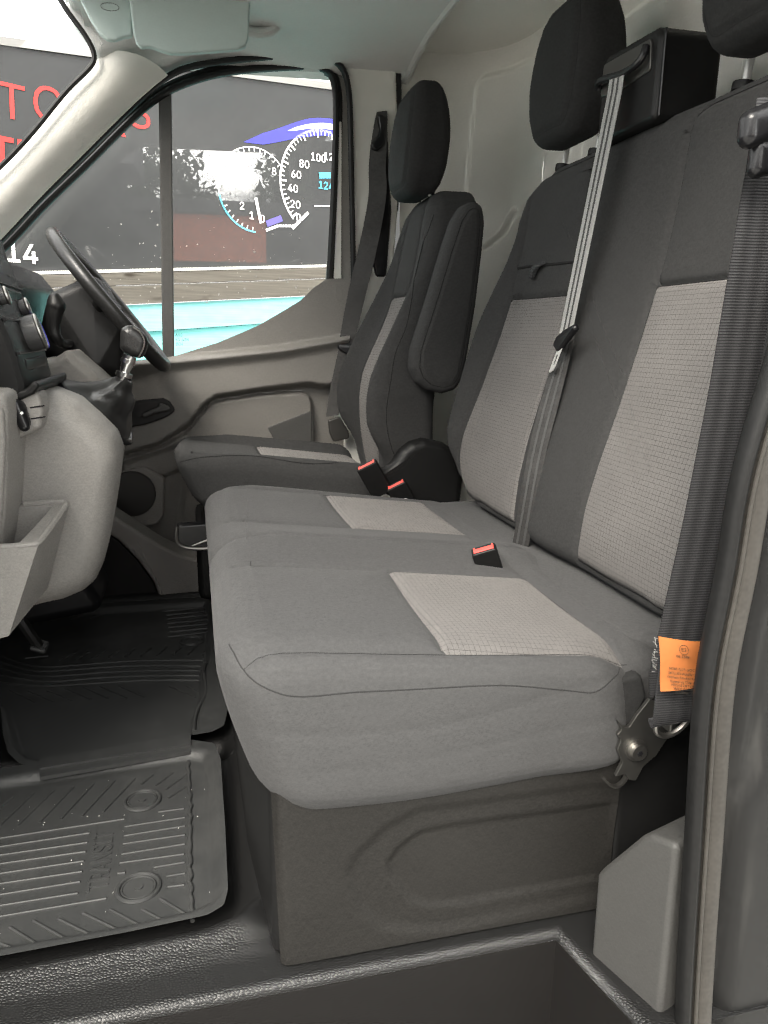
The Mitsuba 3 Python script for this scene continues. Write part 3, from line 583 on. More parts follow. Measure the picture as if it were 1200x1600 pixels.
dcu = part(seat, 'cushion', uc['rest'], 'fabric_plain_shaded', 40); part(dcu, 'grid_insert', uc['in'], 'fabric_grid_seat', 40)
dp = project(uc['rest'], [(x, .9, z) for x, z in smooth_line([(-.113, .481), (-.092, .487), (-.068, .491), (.037, .494), (.121, .483), (.207, .469), (.286, .468)], 60)], (0, 1, 0), -.0002)
part(dcu, 'side_seam', tube(dp, .0014, 5), 'stitch_thread')
# base, tray with bright rail, recliner cover
part(seat, 'base', cat(rbox((-.02, 1.14, -.03), (.40, 1.50, .335), .02), rbox((-.085, 1.15, .10), (.30, 1.49, .30), .02)), 'plastic_black')
ty = [(-.130, .318), (-.044, .320), (-.044, .255), (-.095, .255), (-.127, .267), (-.132, .279)]
tray = part(seat, 'tray', slab(ty, 'y', 1.12, 1.16, .006, .006), 'plastic_gloss')
part(tray, 'tray_rail', tube(smooth_line([(x, 1.118, z) for x, z in [(-.129, .316), (-.132, .283), (-.120, .265), (-.087, .256), (-.039, .255)]], 40), .0045, 10), 'steel')
part(tray, 'cross_rail', tube([(x, 1.121, z) for x, z in [(-.095, .263), (-.022, .288)]], .003, 8), 'steel')
rc = [(.328, .454), (.396, .459), (.416, .473), (.438, .506), (.463, .525), (.498, .534), (.550, .522), (.589, .496), (.609, .436), (.599, .332), (.501, .336), (.396, .393)]
part(seat, 'recliner_cover', slab(rc, 'y', 1.035, 1.09, .022, .02), 'plastic_black')
# armrest folded up along the near side of the backrest
ao = [(.607, 1.109), (.627, 1.095), (.634, 1.060), (.629, .985), (.617, .862), (.598, .736), (.588, .684), (.568, .658), (.535, .649), (.496, .658), (.469, .680), (.455, .712), (.459, .759), (.477, .814), (.502, .891), (.533, .994), (.557, 1.065), (.579, 1.098)]
ab = place(soft(ao, 1.005, 1.075, .022, .018, .02, .006), 'y'); M = man(ab).refine_to_length(.01); am = unman(M)
av = am.vertices.copy(); dd = sdf(av[:, [0, 2]], outline(ao, .02, .008)); av[:, 1] += .0030 * np.exp(-((dd + .017) / .004) ** 2) * (av[:, 1] < 1.05) - .006 * (1 - np.exp(dd / .03)) * (av[:, 1] < 1.05); am.vertices = av
armr = part(seat, 'armrest', am, 'fabric_plain_shaded', 40)
ai = outline(sg.Polygon(arr(ao)).buffer(-.016).exterior.coords[:], .012, .008); ai = np.vstack([ai, ai[:1]])
part(armr, 'seam', tube(project(am, [(x, .8, z) for x, z in ai], (0, 1, 0), -.0003), .0012, 5), 'stitch_thread')
part(seat, 'armrest_pivot', cyl((.60, 1.05, .97), (.60, 1.12, .97), .03), 'plastic_black')

# ------------------------------------------------------------------ driver's door
door = thing('driver_door', "driver's door with brown-grey moulded trim, black pull handle and a window onto the fence", 'door')
dtr = [(-.405, .692), (-.259, .711), (-.125, .727), (.006, .767), (.124, .816), (.204, .861), (.260, .894), (.297, .929), (.341, .959), (.418, .964), (.424, .945), (.407, .798), (.385, .638), (.363, .515), (.413, .451), (.444, -.012), (.354, -.144), (-.052, -.110), (-.174, .075), (-.358, .228), (-.437, .297)]
upper = [(-.501, .793), (-.123, .758), (.447, 1.032), (.446, .794), (.364, .772), (.201, .744), (.043, .727), (-.129, .710), (-.260, .692), (-.513, .665)]
arm = [(-.510, .702), (-.129, .716), (.043, .733), (.201, .750), (.364, .778), (.446, .798), (.446, .658), (.331, .634), (.280, .643), (.152, .630), (-.006, .608), (-.047, .579), (-.090, .525), (-.181, .467), (-.296, .435), (-.542, .341)]
pock = [(-.297, .419), (-.178, .449), (-.099, .495), (-.058, .544), (-.021, .587), (.117, .607), (.259, .615), (.285, .604), (.293, .578), (.291, .433), (.111, .397), (-.089, .384), (-.305, .311)]
lower = [(-.547, .282), (-.279, .407), (-.085, .465), (-.031, .361), (-.112, .323), (-.168, .074), (-.440, .257)]
def dbase(P): return 1.62 + .05 * np.clip((.62 - P[:, 1]) / .6, 0, 1)
tr = face(relief(dtr, 'y', dbase, [(outline(arm, .01), -.050, .006, .012), (outline(upper, .008), -.028, .010, .030), (outline(pock, .012), -.022, .004, .004), (outline(lower, .02), .018, .01, .01)], .006), (0, -1, 0))
part(door, 'inner_trim', tr, 'plastic_door', 50)
part(door, 'outer_skin', cat(rbox((-.75, 1.70, -.10), (.46, 1.73, .70), .01)), 'van_paint')
part(door, 'pocket_mouth', slab([(.148, .506), (.289, .556), (.287, .458), (.252, .438), (.171, .461)], 'y', 1.594, 1.60, .002, .003), 'plastic_grey')
part(door, 'lock_cap', slab([(.369, .939), (.385, .943), (.391, .928), (.391, .894), (.375, .894), (.369, .913)], 'y', 1.5905, 1.596, .001, .003, step=.002), 'plastic_door')
# handle
bz = [(-.318, .588), (-.281, .595), (-.160, .605), (-.142, .593), (-.127, .568), (-.150, .551), (-.182, .538), (-.218, .527), (-.259, .520), (-.323, .516)]
hb = part(door, 'handle_bezel', slab(bz, 'y', 1.562, 1.60, .004, .01), 'plastic_black')
part(hb, 'handle_cup', slab([(-.270, .588), (-.175, .596), (-.184, .572), (-.207, .557), (-.236, .548), (-.255, .573)], 'y', 1.5605, 1.565, .001, .006), 'plastic_gloss')
lv = [(-.173, .594), (-.157, .588), (-.133, .574), (-.158, .567), (-.186, .562), (-.214, .551), (-.239, .544), (-.250, .552), (-.224, .560), (-.190, .575), (-.175, .580)]
part(hb, 'pull_lever', slab(lv, 'y', 1.540, 1.556, .005, .006), 'plastic_grey')
part(hb, 'lock_switch', rbox(*[(a[0] + d, y, a[1] + d) for (a, d, y) in (([(-.269, .552)][0], -.008, 1.552), ([(-.269, .552)][0], .008, 1.564))], .003), 'steel')
# speaker grille: a perforated disc in an eight-sided surround
spk = outline([(-.349, .367), (-.232, .391), (-.175, .353), (-.184, .229), (-.205, .203), (-.252, .197), (-.331, .224), (-.384, .272)], .006, .006)
part(door, 'speaker_surround', slab(spk, 'y', 1.628, 1.66, .006, .004), 'plastic_taupe')  # paler than the door trim, colour lightened against the shade down here
sc = np.array([(-.275, .305)][0]); sr = .072
gv = part(door, 'speaker_grille', slab([(sc[0] + sr * math.cos(a), sc[1] + sr * math.sin(a)) for a in np.linspace(0, 2 * math.pi, 48, False)], 'y', 1.6235, 1.632, .003, 0), 'plastic_brown')
hol = []
for i in range(-10, 11):
    for j in range(-11, 12):
        x, z = (i + .5 * (j % 2)) * .0068, j * .0059
        if x * x + z * z < (sr - .006) ** 2: hol.append(((sc[0] + x, sc[1] + z)))
hm = tm([], np.zeros((0, 3))) if not hol else cat(*[tm([(x, 1.6232, z)] + [(x + .0021 * math.cos(a), 1.6232, z + .0021 * math.sin(a)) for a in np.linspace(0, 2 * math.pi, 6, False)], [[0, 1 + (k + 1) % 6, 1 + k] for k in range(6)]) for x, z in hol])
part(gv, 'perforation', face(hm, (0, -1, 0)), 'plastic_gloss', False, kind='stuff', label='tiny round holes of the speaker grille')
# glass: quarter light, upright bar, main pane; black inner frame
def tilt(x, z): return 1.655 - .045 * (z - .95)
def pane(pts, dy=0.0):
    p = outline(pts, 0, .03); import mapbox_earcut as ec
    f = np.asarray(ec.triangulate_float64(np.ascontiguousarray(p), np.array([len(p)], np.uint32))).reshape(-1, 3)
    return face(tm([(x, tilt(x, z) + dy, z) for x, z in p], f.astype(int)), (0, -1, 0))
part(door, 'window_glass', pane([(-.102, 1.470), (.021, 1.512), (.140, 1.536), (.318, 1.558), (.360, 1.548), (.378, 1.504), (.373, .955), (.287, .895), (.125, .806), (-.145, .710)]), 'glass', False)
part(door, 'quarter_glass', pane([(-.114, 1.452), (-.157, .700), (-.515, .683), (-.717, .720), (-.692, .951), (-.474, 1.138), (-.308, 1.298), (-.207, 1.388)]), 'glass', False)
part(door, 'window_bar', slab([(-.128, 1.449), (-.091, 1.471), (-.126, .700), (-.160, .700)], 'y', 1.625, 1.655, .004, .003), 'plastic_grey')
wf_o = outline([(-.697, .982), (-.578, 1.030), (-.468, 1.142), (-.341, 1.265), (-.213, 1.385), (-.122, 1.463), (-.059, 1.506), (.021, 1.530), (.147, 1.553), (.276, 1.570), (.336, 1.571), (.377, 1.557), (.400, 1.525), (.409, 1.446), (.412, 1.287), (.405, 1.123), (.392, .953), (.339, .941), (.340, .960)], 0, .01)
fr = smooth_line([(-.688, .946), (-.582, 1.017), (-.472, 1.127), (-.344, 1.247), (-.215, 1.371), (-.113, 1.454), (-.034, 1.492), (.038, 1.516), (.147, 1.538), (.277, 1.554), (.334, 1.555), (.364, 1.542), (.379, 1.499), (.380, 1.394), (.370, 1.178), (.355, .957)], 100)
part(door, 'window_seal', cat(tube([(x, 1.625, z) for x, z in fr], .010, 10, ry=.016)), 'rubber_seal')
part(door, 'window_frame', tube([(x + .012 * min(1, max(0, (x - .2) * 8)), 1.640, z + .013 * min(1, max(0, (.33 - x) * 8))) for x, z in fr], .014, 10, ry=.016), 'plastic_black')
part(door, 'rear_frame', slab([(.366, 1.549), (.400, 1.541), (.429, 1.488), (.441, .955), (.347, .954), (.374, 1.217), (.384, 1.432), (.380, 1.502)], 'y', 1.628, 1.66, .004, .003), 'plastic_door')
part(door, 'rear_frame_highlight', slab([(.389, 1.413), (.397, 1.413), (.392, .961), (.368, .961), (.382, 1.215)], 'y', 1.618, 1.63, .002, .002), 'plastic_pale')  # thin pale strip that paints in the highlight line on the rear frame
gm = [meshkit.text_mesh(t, .0085, .0002) for t in ('AS2', 'E1 43R', '004')]
for k, q in enumerate(gm): q.apply_translation((0, -.013 * k, 0))
gx, gz = [(-.119, .784)][0]
part(door, 'glass_marking', rot_to(cat(*gm), (gx, tilt(gx, gz) - .0015, gz), (1, 0, 0), (0, .045, 1), (0, -1, .045)), 'plastic_gloss', False)


rs = random.Random(4); dz = []
for k in range(170):
    x, z = rs.uniform(-.42, .33), rs.uniform(.86, 1.3) if k % 3 else rs.uniform(.86, 1.05)
    if z > 1.28 + (x + .12) * .9: continue
    r = rs.choice([.0012, .0016, .0022, .003]) * rs.uniform(.6, 1.1); y = tilt(x, z) - .0012
    dz.append(tm([(x, y, z)] + [(x + r * math.cos(a) * rs.uniform(.7, 1.2), y + .045 * r * math.sin(a), z + r * math.sin(a) * rs.uniform(.7, 1.2)) for a in np.linspace(0, 2 * math.pi, 7, False)], [[0, 1 + (k2 + 1) % 7, 1 + k2] for k2 in range(7)]))
part(door, 'dust_specks', face(cat(*dz), (0, -1, 0)), 'dust', False, kind='stuff', label='pale dried water spots on the driver window')
# ------------------------------------------------------------------ dashboard
dash = thing('dashboard', 'brown-grey moulded dashboard with black radio and heater panel at the left edge', 'dashboard')
def sweep(rings): return loft(rings)
def prof(pts, n=150):
    p = outline(pts, .034, .004); k = np.linspace(0, len(p), n, endpoint=False).astype(int); p = p[k]
    s = np.argmax(p[:, 1] - p[:, 0]); return np.roll(p, -s, 0)
conA = [(-.399, .693), (-.332, .689), (-.292, .670), (-.257, .637), (-.230, .602), (-.223, .572), (-.229, .531), (-.240, .477), (-.257, .408), (-.270, .366), (-.285, .336), (-.309, .316), (-.346, .302), (-.379, .297), (-.437, .284), (-.596, .289), (-.550, .695)]
base_c = prof(conA)
rings = []
for y, inset in ((.555, .050), (.560, .034), (.570, .020), (.585, .010), (.61, .003), (.65, 0), (.95, 0), (.97, .004), (.98, .02)):
    c = base_c.mean(0); d = base_c - c; L = np.linalg.norm(d, axis=1, keepdims=True); q = c + d * (1 - inset / L)
    s = max(0, (.85 - y)) * .095
    rings.append(np.column_stack([q[:, 0] + s, np.full(len(q), y), q[:, 1] + s * .45]))
console = part(dash, 'console', sweep(rings), 'plastic_taupe', 50)
# glovebox side further forward, with a lighter lid edge
gb = [(-.344, .708), (-.344, .674), (-.351, .612), (-.359, .549), (-.372, .474), (-.387, .420), (-.412, .366), (-.521, .341), (-.477, .716)]
part(dash, 'glovebox', slab(gb, 'y', .42, .62, .012, .012), 'plastic_taupe')
part(dash, 'glovebox_lid', slab([(-.348, .686), (-.350, .633), (-.360, .565), (-.374, .474), (-.456, .469), (-.430, .697)], 'y', .412, .43, .006, .01), 'plastic_taupe')
shelf = [(-.355, .701), (-.314, .701), (-.309, .671), (-.316, .642), (-.361, .620)]
part(dash, 'socket_panel', slab(shelf, 'y', .508, .58, .008, .008), 'plastic_taupe')
# open storage bin under the console
top = [(-.52, .375), (-.312, .375), (-.288, .545), (-.52, .545)]
def bin_ring(z, s, dx): return [(x * 1.0 + (dx if x > -.5 else 0) , y + (s if y < .45 else -s), z) for x, y in top]
outer = hull(bin_ring(.478, 0, 0)[:2] + [(x, y, .510) for x, y in top[2:]] + [(-.52, .385, .30), (-.368, .385, .335), (-.335, .54, .36), (-.52, .54, .30)])
inner = hull([(-.60, .388, .60), (-.322, .388, .60), (-.299, .535, .60), (-.60, .535, .60), (-.60, .393, .36), (-.360, .393, .36), (-.330, .53, .38), (-.60, .53, .36)])
binm = unman(man(outer) - man(inner))
part(dash, 'storage_bin', binm, 'plastic_taupe', 30)
part(dash, 'bin_rim', tube(smooth_line([(-.52, .3815, .479), (-.33, .3815, .479), (-.3165, .386, .4795), (-.311, .40, .482), (-.2935, .52, .5055), (-.2935, .538, .509), (-.302, .541, .5105), (-.36, .541, .5105)], 60), .0055, 8), 'plastic_taupe')
# key-shaped cap below the radio
cpx, cpz = [(-.341, .666)][0]
cap = part(dash, 'socket_cap', unman(balls_hull([(cpx - .006, .492, cpz + .017), (cpx + .004, .492, cpz - .018), (cpx - .004, .50, cpz + .012), (cpx + .002, .50, cpz - .012)], [.0095, .0085, .012, .011], 20)), 'plastic_gloss')
part(cap, 'cap_mark', cyl((cpx + .004, .4825, cpz + .004), (cpx + .004, .481, cpz + .004), .0025, 12), 'ink_white')
part(dash, 'panel_groove', cat(*[tube([(cpx + .012, .5075, cpz + o), (cpx + .034, .5075, cpz + o + .003)], .0012, 6) for o in (-.008, .010)]), 'plastic_gloss')
# radio and heater stack: a face leaning back, seen along its surface
ff = [(-.413, .964), (-.407, .933), (-.394, .891), (-.384, .855), (-.375, .825), (-.364, .794), (-.354, .754), (-.347, .712), (-.351, .695), (-.361, .685)]
def stack(x_in, y0, y1, pts, depth=.16):
    p = arr(pts); r = []
    for y in (y0, y0 + .006, y0 + .02, y1 - .02, y1 - .006, y1):
        ins = {0: .012, 1: .004, 2: 0, 3: 0, 4: .004, 5: .012}[len(r)]
        s = (.85 - y) * .05 - ins + x_in
        f = np.column_stack([p[:, 0] + s, np.full(len(p), y), p[:, 1]])
        b = np.column_stack([p[::-1, 0] - depth, np.full(len(p), y), p[::-1, 1]]); r.append(np.vstack([f, b]))
    return loft(r)
radio = part(dash, 'radio_panel', stack(0, .50, .85, ff), 'plastic_black', 30)
fx = lambda y, z: np.interp(z, arr(ff)[::-1, 1], arr(ff)[::-1, 0]) + (.85 - y) * .05
fn = arr([.955, 0.09, .28]); fn /= np.linalg.norm(fn)
def knob(px_y, z, r, h, mat='plastic_black', ring='steel'):
    o = arr([fx(px_y, z), px_y, z]); k = part(radio, 'knob', cyl(o - fn * .01, o + fn * h, r, 36), 'knob_grey')
    part(k, 'knob_ring', tube([o + fn * h * .93 + r * .96 * (math.cos(a) * np.cross(fn, [0, 0, 1]) + math.sin(a) * np.cross(fn, np.cross(fn, [0, 0, 1]))) for a in np.linspace(0, 2 * math.pi, 40, False)], .0034, 8, closed=True), ring)
    return k
knob(.665, .790, .031, .026); knob(.735, .785, .024, .020, ring='ink_blue'); knob(.56, .850, .013, .012); knob(.74, .838, .014, .014)
for k in range(4):
    y = .55 + .07 * k; z = .862 - .001 * k; o = arr([fx(y, z), y, z])
    part(radio, 'key', rbox(o - (.006, .028, .011), o + (.0035, .028, .009), .003), 'plastic_gloss')
for k in range(3):
    y = .58 + .085 * k; z = .742; o = arr([fx(y, z), y, z])
    part(radio, 'switch', rbox(o - (.006, .033, .010), o + (.003, .033, .010), .003), 'plastic_gloss')
part(radio, 'trim_ridge', cat(*[tube([(fx(y, z) + .001, y, z) for y in np.linspace(.505, .845, 12)], .0028, 8) for z in (.815, .875, .762)]), 'plastic_gloss')
part(radio, 'screen', tm([(fx(y, z) + .0015, y, z) for y in (.54, .80) for z in (.895, .925)], [[0, 2, 3], [0, 3, 1]]), 'plastic_gloss', False)
lower_vent = [(-.415, .708), (-.355, .699), (-.331, .707), (-.316, .723), (-.310, .711), (-.320, .698), (-.345, .687), (-.417, .688)]
part(dash, 'vent_trim', slab(lower_vent, 'y', .50, .80, .006, .006), 'plastic_black')
# dashboard top and driver's side
dtop = [(-.98, .88), (-.60, .965), (-.47, .955), (-.43, .90), (-.46, .72), (-.50, .55), (-.60, .40), (-.98, .40)]
part(dash, 'top_pad', slab(dtop, 'y', .05, 1.56, .03, .03), 'plastic_black')
side = [(-.369, .738), (-.337, .759), (-.286, .709), (-.258, .672), (-.272, .621), (-.334, .622), (-.416, .624), (-.406, .738)]
part(dash, 'knee_panel', slab(side, 'y', 1.00, 1.50, .02, .01), 'plastic_door')

# ------------------------------------------------------------------ gear lever
gear = thing('gear_lever', 'short gear lever with black knob, bright collar and creased leather boot on the console', 'gear lever')
YG = .84
kn = [(-.210, .792), (-.207, .804), (-.196, .810), (-.184, .810), (-.172, .804), (-.160, .790), (-.156, .777), (-.161, .759), (-.168, .746), (-.178, .744), (-.193, .749), (-.206, .757), (-.213, .765)]
km = soft(kn, -.020, .024, .018, .018, .012, .003, 7); kb = place(km, 'y'); kb.vertices[:, 1] += YG
knobp = part(gear, 'knob', kb, 'leather_black', 50)
c0, c1, c2 = [arr([x, YG, z]) for x, z in [(-.194, .749), (-.205, .721), (-.217, .684)]]
part(gear, 'shaft', tube([c0, c0 * .6 + c1 * .4, c1, c2], [.0135, .0135, .010, .009], 20), 'chrome')
part(gear, 'collar', cat(cyl(c0 * .72 + c1 * .28, c0 * .45 + c1 * .55, .0150, 24), cyl(c1 * .85 + c2 * .15, c1 * .62 + c2 * .38, .0165, 24)), 'chrome')
part(knobp, 'knob_trim', tube([(x - .004, YG - .0205, z) for x, z in smooth_line([(-.180, .806), (-.167, .797), (-.159, .779), (-.164, .760), (-.173, .746)], 24)], .0016, 6), 'chrome')
rim = [(-.330, .74, .690), (-.210, .74, .650), (-.205, .92, .640), (-.325, .94, .700)]
def boot_ring(t, n=64):
    th = np.linspace(0, 2 * math.pi, n, False); cx, cy, cz = (1 - t) * arr([-.266, .815, .646]) + t * (c1 * .55 + c2 * .45 + arr([0, 0, .0]))
    f = 1 + .09 * np.sin(4 * th + 2.5 * t) * math.sin(math.pi * t) + .05 * np.sin(9 * th - 4 * t) * math.sin(math.pi * t)
    rx, ry = .050 * (1 - t) ** .7 + .012, .085 * (1 - t) ** .7 + .012
    fold = .006 * math.sin(t * 2.2 * 2 * math.pi + .8) * (1 - t) * t * 2.5
    return np.stack([cx + (rx + fold) * f * np.cos(th), cy + (ry + fold) * f * np.sin(th), cz - 1.0 * rx * np.cos(th) * (1 - t) + .004 * np.sin(4 * th)], 1)
part(gear, 'boot', loft([boot_ring(t) for t in np.linspace(0, 1, 40)]), 'leather_black', 60)
fl_ = smooth_line([(*q,) for q in boot_ring(0, 24)], 60, True)
part(gear, 'boot_frame', tube(fl_ + arr([0, 0, -.004]), .007, 8, closed=True), 'plastic_gloss')

# ------------------------------------------------------------------ steering wheel and column
wheel = thing('steering_wheel', 'black steering wheel tilted towards the driver, seen almost edge on', 'steering wheel')
wa, wb = arr([-.392, 1.30, 1.035]), arr([-.140, 1.30, .705]); wc = (wa + wb) / 2; du = (wa - wb); R = np.linalg.norm(du) / 2 - .008; du /= np.linalg.norm(du); dv = arr([0, 1.0, 0]); dn = np.cross(du, dv)
if dn[0] < 0: dn = -dn
wpt = lambda a, r, o=0.0: wc + du * math.cos(a) * r + dv * math.sin(a) * r + dn * o
part(wheel, 'rim', tube([wpt(a, R) for a in np.linspace(0, 2 * math.pi, 90, False)], .0185, 16, closed=True, ry=.0165), 'leather_black', 60)
hubm = unman(m3.Manifold.batch_hull([balls_hull([wpt(a, .075, -.035), wpt(a, .07, -.012)], .014, 14) for a in np.linspace(0, 2 * math.pi, 12, False)]))
part(wheel, 'hub', hubm, 'plastic_black', 50)
for a in (math.pi / 2, -math.pi / 2, math.pi - .35, math.pi + .35):
    part(wheel, 'spoke', unman(balls_hull([wpt(a, .06, -.028), wpt(a, R - .005, -.002)], [.018, .011], 12) + balls_hull([wpt(a + .12, .06, -.028), wpt(a + .05, R - .005, -.002)], [.018, .011], 12)), 'plastic_black', 50)
col = thing('steering_column', 'dark column shroud with a control stalk behind the steering wheel', 'steering column')
part(col, 'shroud', unman(balls_hull([(-.375, 1.21, .865), (-.375, 1.39, .865), (-.30, 1.22, .90), (-.30, 1.38, .90), (-.255, 1.22, .80), (-.255, 1.38, .80), (-.30, 1.20, .725), (-.30, 1.40, .725), (-.41, 1.22, .76), (-.41, 1.38, .76), (-.27, 1.22, .715), (-.27, 1.38, .715)], .028, 24)), 'plastic_black', 50)
st = [arr([x, 1.02, z]) for x, z in [(-.358, .780), (-.364, .797), (-.361, .828), (-.354, .851), (-.355, .867)]]
stalk = part(col, 'stalk', tube(smooth_line([st[0] + (0, .20, -.01), st[0], st[1], st[2], st[3]], 30), np.interp(np.linspace(0, 1, 30), [0, .4, .7, 1], [.010, .011, .015, .018]), 14), 'plastic_black', 50)
part(stalk, 'stalk_end', unman(balls_hull([st[3], st[4]], [.019, .012], 20)), 'plastic_black', 50)
pedal = thing('clutch_pedal', 'black pedal arm hanging in the dark driver footwell under the storage bin', 'pedal')
part(pedal, 'arm', tube(smooth_line([(-.52, .84, .36), (-.47, .82, .26), (-.445, .80, .215), (-.415, .80, .151)], 24), .012, 10), 'plastic_black')
part(pedal, 'pad', unman(balls_hull([(-.425, .79, .152), (-.405, .79, .143), (-.425, .83, .152), (-.405, .83, .143)], .006, 12)), 'rubber_mat')

# ------------------------------------------------------------------ sun visors
v1 = thing('sun_visor', 'wide pale sun visor with green glass tint painted in, folded up under the roof above the driver window', 'sun visor')
def at_head(pts, y): return pts
vis = [(-.180, 1.646), (-.174, 1.552), (-.171, 1.498), (-.166, 1.476), (-.154, 1.466), (-.140, 1.470), (-.125, 1.468), (-.108, 1.463), (-.088, 1.459), (-.058, 1.461), (.011, 1.471), (.077, 1.481), (.096, 1.490), (.103, 1.507), (.110, 1.593), (.116, 1.676)]
ex = arr([1.0, 0, .05]); ez = arr([-.05, -.62, 1.0]) # visor leans towards the windscreen
def visor_mesh(pts, y0, th, lean):
    m = soft(pts, 0, th, .006, .006, .008, .005); z0 = arr(pts)[:, 1].min()
    m.vertices = np.column_stack([m.vertices[:, 0], y0 + m.vertices[:, 2] - lean * (m.vertices[:, 1] - z0), m.vertices[:, 1]]); return orient(m)
part(v1, 'panel', visor_mesh(vis, 1.30, .022, .0), 'visor_vinyl')
v2 = thing('sun_visor', 'narrow pale visor flap with green glass tint painted in and an oval airbag mark, left of the wide one', 'sun visor')
fl2 = [(-.294, 1.650), (-.290, 1.570), (-.271, 1.530), (-.252, 1.501), (-.235, 1.489), (-.216, 1.489), (-.196, 1.498), (-.175, 1.502), (-.164, 1.663)]
f2 = part(v2, 'panel', visor_mesh(fl2, 1.34, .02, 0), 'visor_vinyl')
ovx, ovz = [(-.223, 1.561)][0]
part(f2, 'oval_mark', tube([(ovx + .021 * math.cos(a), 1.3394, ovz + .0085 * math.sin(a)) for a in np.linspace(0, 2 * math.pi, 40, False)], .0006, 6, closed=True), 'plastic_grey')
gh = thing('grab_handle', 'pale folding grab handle on the roof lining right of the wide sun visor', 'grab handle')
part(gh, 'grip', tube(smooth_line([(x, 1.44, z) for x, z in [(.114, 1.569), (.151, 1.569), (.182, 1.584), (.196, 1.616), (.201, 1.667)]], 30), .014, 10, ry=.02), 'headliner_cloth')
part(gh, 'recess', slab([(.118, 1.697), (.116, 1.602), (.171, 1.609), (.186, 1.645), (.191, 1.704)], 'y', 1.50, 1.53, .004, .006), 'plastic_brown')
# ------------------------------------------------------------------ seat belts
def stripe_pair(path, side, width, off, w=.0055, lift=None):
    p = arr(path); s = np.broadcast_to(arr(side), p.shape); s = s / np.linalg.norm(s, axis=1, keepdims=True)
    return ribbon(p + s * off + lift, side, w, .0006)
b1 = thing('seat_belt', 'pale grey striped seat belt hanging from the reel housing across the bench', 'seat belt')
def on_front(pts, lift): return arr([(spine_b(z) - lift, y, z) for y, z in pts])
cb = [(.471, 1.238), (.505, 1.149), (.533, 1.061), (.550, .941), (.562, .852), (.554, .789)]
ca = arr([(.662, .468, 1.228), (.657, .470, 1.20)] + [(spine_b(z) - .020 - .018 * sstep(.85, 1.10, z), y, z) for y, z in cb[1:]])
ca = arr([(.657, .470, 1.225)] + [np.array([.655, .470, 1.20]) * (1 - t) + arr([spine_b(.80) - .030, .515, .805]) * t for t in np.linspace(0, 1, 58)] + [(spine_b(.79) - .030, .514, .795)]); sd = (.0, 1, .16)
wcb = np.linspace(.040, .050, 60)
web = part(b1, 'webbing', ribbon(ca, sd, .048), 'belt_grey', 30)
for o in (-.008, .008): part(web, 'stripe', stripe_pair(ca, sd, .047, o, lift=arr([-.0012, 0, 0])), 'belt_stripe', 30)
lo = smooth_line([(spine_b(z) - l, y - 1.9 * l, z + .3 * l) for (y, z), l in zip([(.554, .789), (.549, .714), (.535, .586), (.525, .480), (.551, .347)], (.030, .028, .022, .018, .012))], 50)
sdl = arr([np.array([-.40 * min(1, t * 3), 1 - .1 * t, .16]) for t in np.linspace(0, 1, 50)])
web2 = part(b1, 'lower_webbing', ribbon(lo, sdl, np.linspace(.046, .040, 50)), 'belt_dull', 30)
for o in (-.008, .008): part(web2, 'stripe', stripe_pair(lo, sdl, .04, o, lift=arr([-.0012, 0, 0])), 'belt_stripe', 30)
def tongue(key, o, ax, dn_, s=1.0):
    """Black slider with a bright slotted tongue: ax = along the slider, dn_ = the way the tongue points."""
    ax, dn_ = arr(ax) / np.linalg.norm(ax), arr(dn_) / np.linalg.norm(dn_); nz = np.cross(ax, dn_)
    q = lambda a, b, c=0: arr(o) + s * (ax * a + dn_ * b + nz * c)
    body = part(key, 'tongue_grip', unman(balls_hull([q(-.030, .004), q(-.006, .018), q(.004, .018), q(.034, -.002), q(.040, -.006), q(-.030, -.006), q(.0, -.010)], [.006, .005, .005, .007, .007, .005, .005], 16)), 'plastic_gloss', 50)
    bl = soft([(-.0115, .012), (.0115, .012), (.0115, .056), (.008, .060), (-.008, .060), (-.0115, .056)], -.0011, .0011, .0006, .0006, .003, .002)
    hole = m3.CrossSection([arr([(-.0055, .030), (.0055, .030), (.0055, .047), (-.0055, .047)])]).extrude(.02).translate([0, 0, -.01])
    t = unman(man(bl) - hole); t.vertices = arr(o) + s * (t.vertices[:, :1] * ax + t.vertices[:, 1:2] * dn_ + t.vertices[:, 2:] * nz)
    part(key, 'metal_tongue', orient(t), 'bright_metal', 30)
tq = arr([spine_b(.800) - .040, .517, .800]) * 0 + arr([0, 0, 0])
ty_, tz_ = [(.558, .775)][0]
tongue(b1, (spine_b(tz_) - .050, ty_ - 1.9 * .050 + .006, tz_ + .015), (-.10, -.95, .22), (-.12, .42, -.92), 1.15)

b2 = thing('seat_belt', 'wide black ribbed seat belt with an orange approval tag, nearest the open door', 'seat belt')
YB = -.10
nb = [(x, YB - .0, z) for k, (x, z) in enumerate([(.526, 1.034), (.524, .979), (.520, .923), (.518, .882), (.513, .812), (.508, .743), (.500, .665), (.493, .599), (.483, .524), (.472, .447), (.466, .406), (.465, .379)])]
nbp = smooth_line(nb, 80); nw = np.interp(np.linspace(0, 1, 80), [0, .3, .8, .93, 1], [.050, .056, .060, .058, .050])
rb = ribbon(nbp, (.98, -.10, .13), nw, .0014)
part(b2, 'webbing', rb, 'belt_black', True, uv=np.tile(arr([[0, 0], [1, 0], [1, 0], [0, 0]]), (80, 1)))
lp = smooth_line([(.456, -.128, .440), (.453, -.129, .40), (.452, -.130, .375), (.456, -.122, .352), (.462, -.105, .352)], 30)
part(b2, 'anchor_loop', ribbon(lp, (1, -.1, .12), .05, .003), 'belt_black', 40)
part(b2, 'anchor_eye', tube(smooth_line([(.436, -.12, .36), (.44, -.118, .340), (.458, -.116, .333), (.478, -.116, .345), (.485, -.118, .365)], 30), .0035, 8), 'steel')
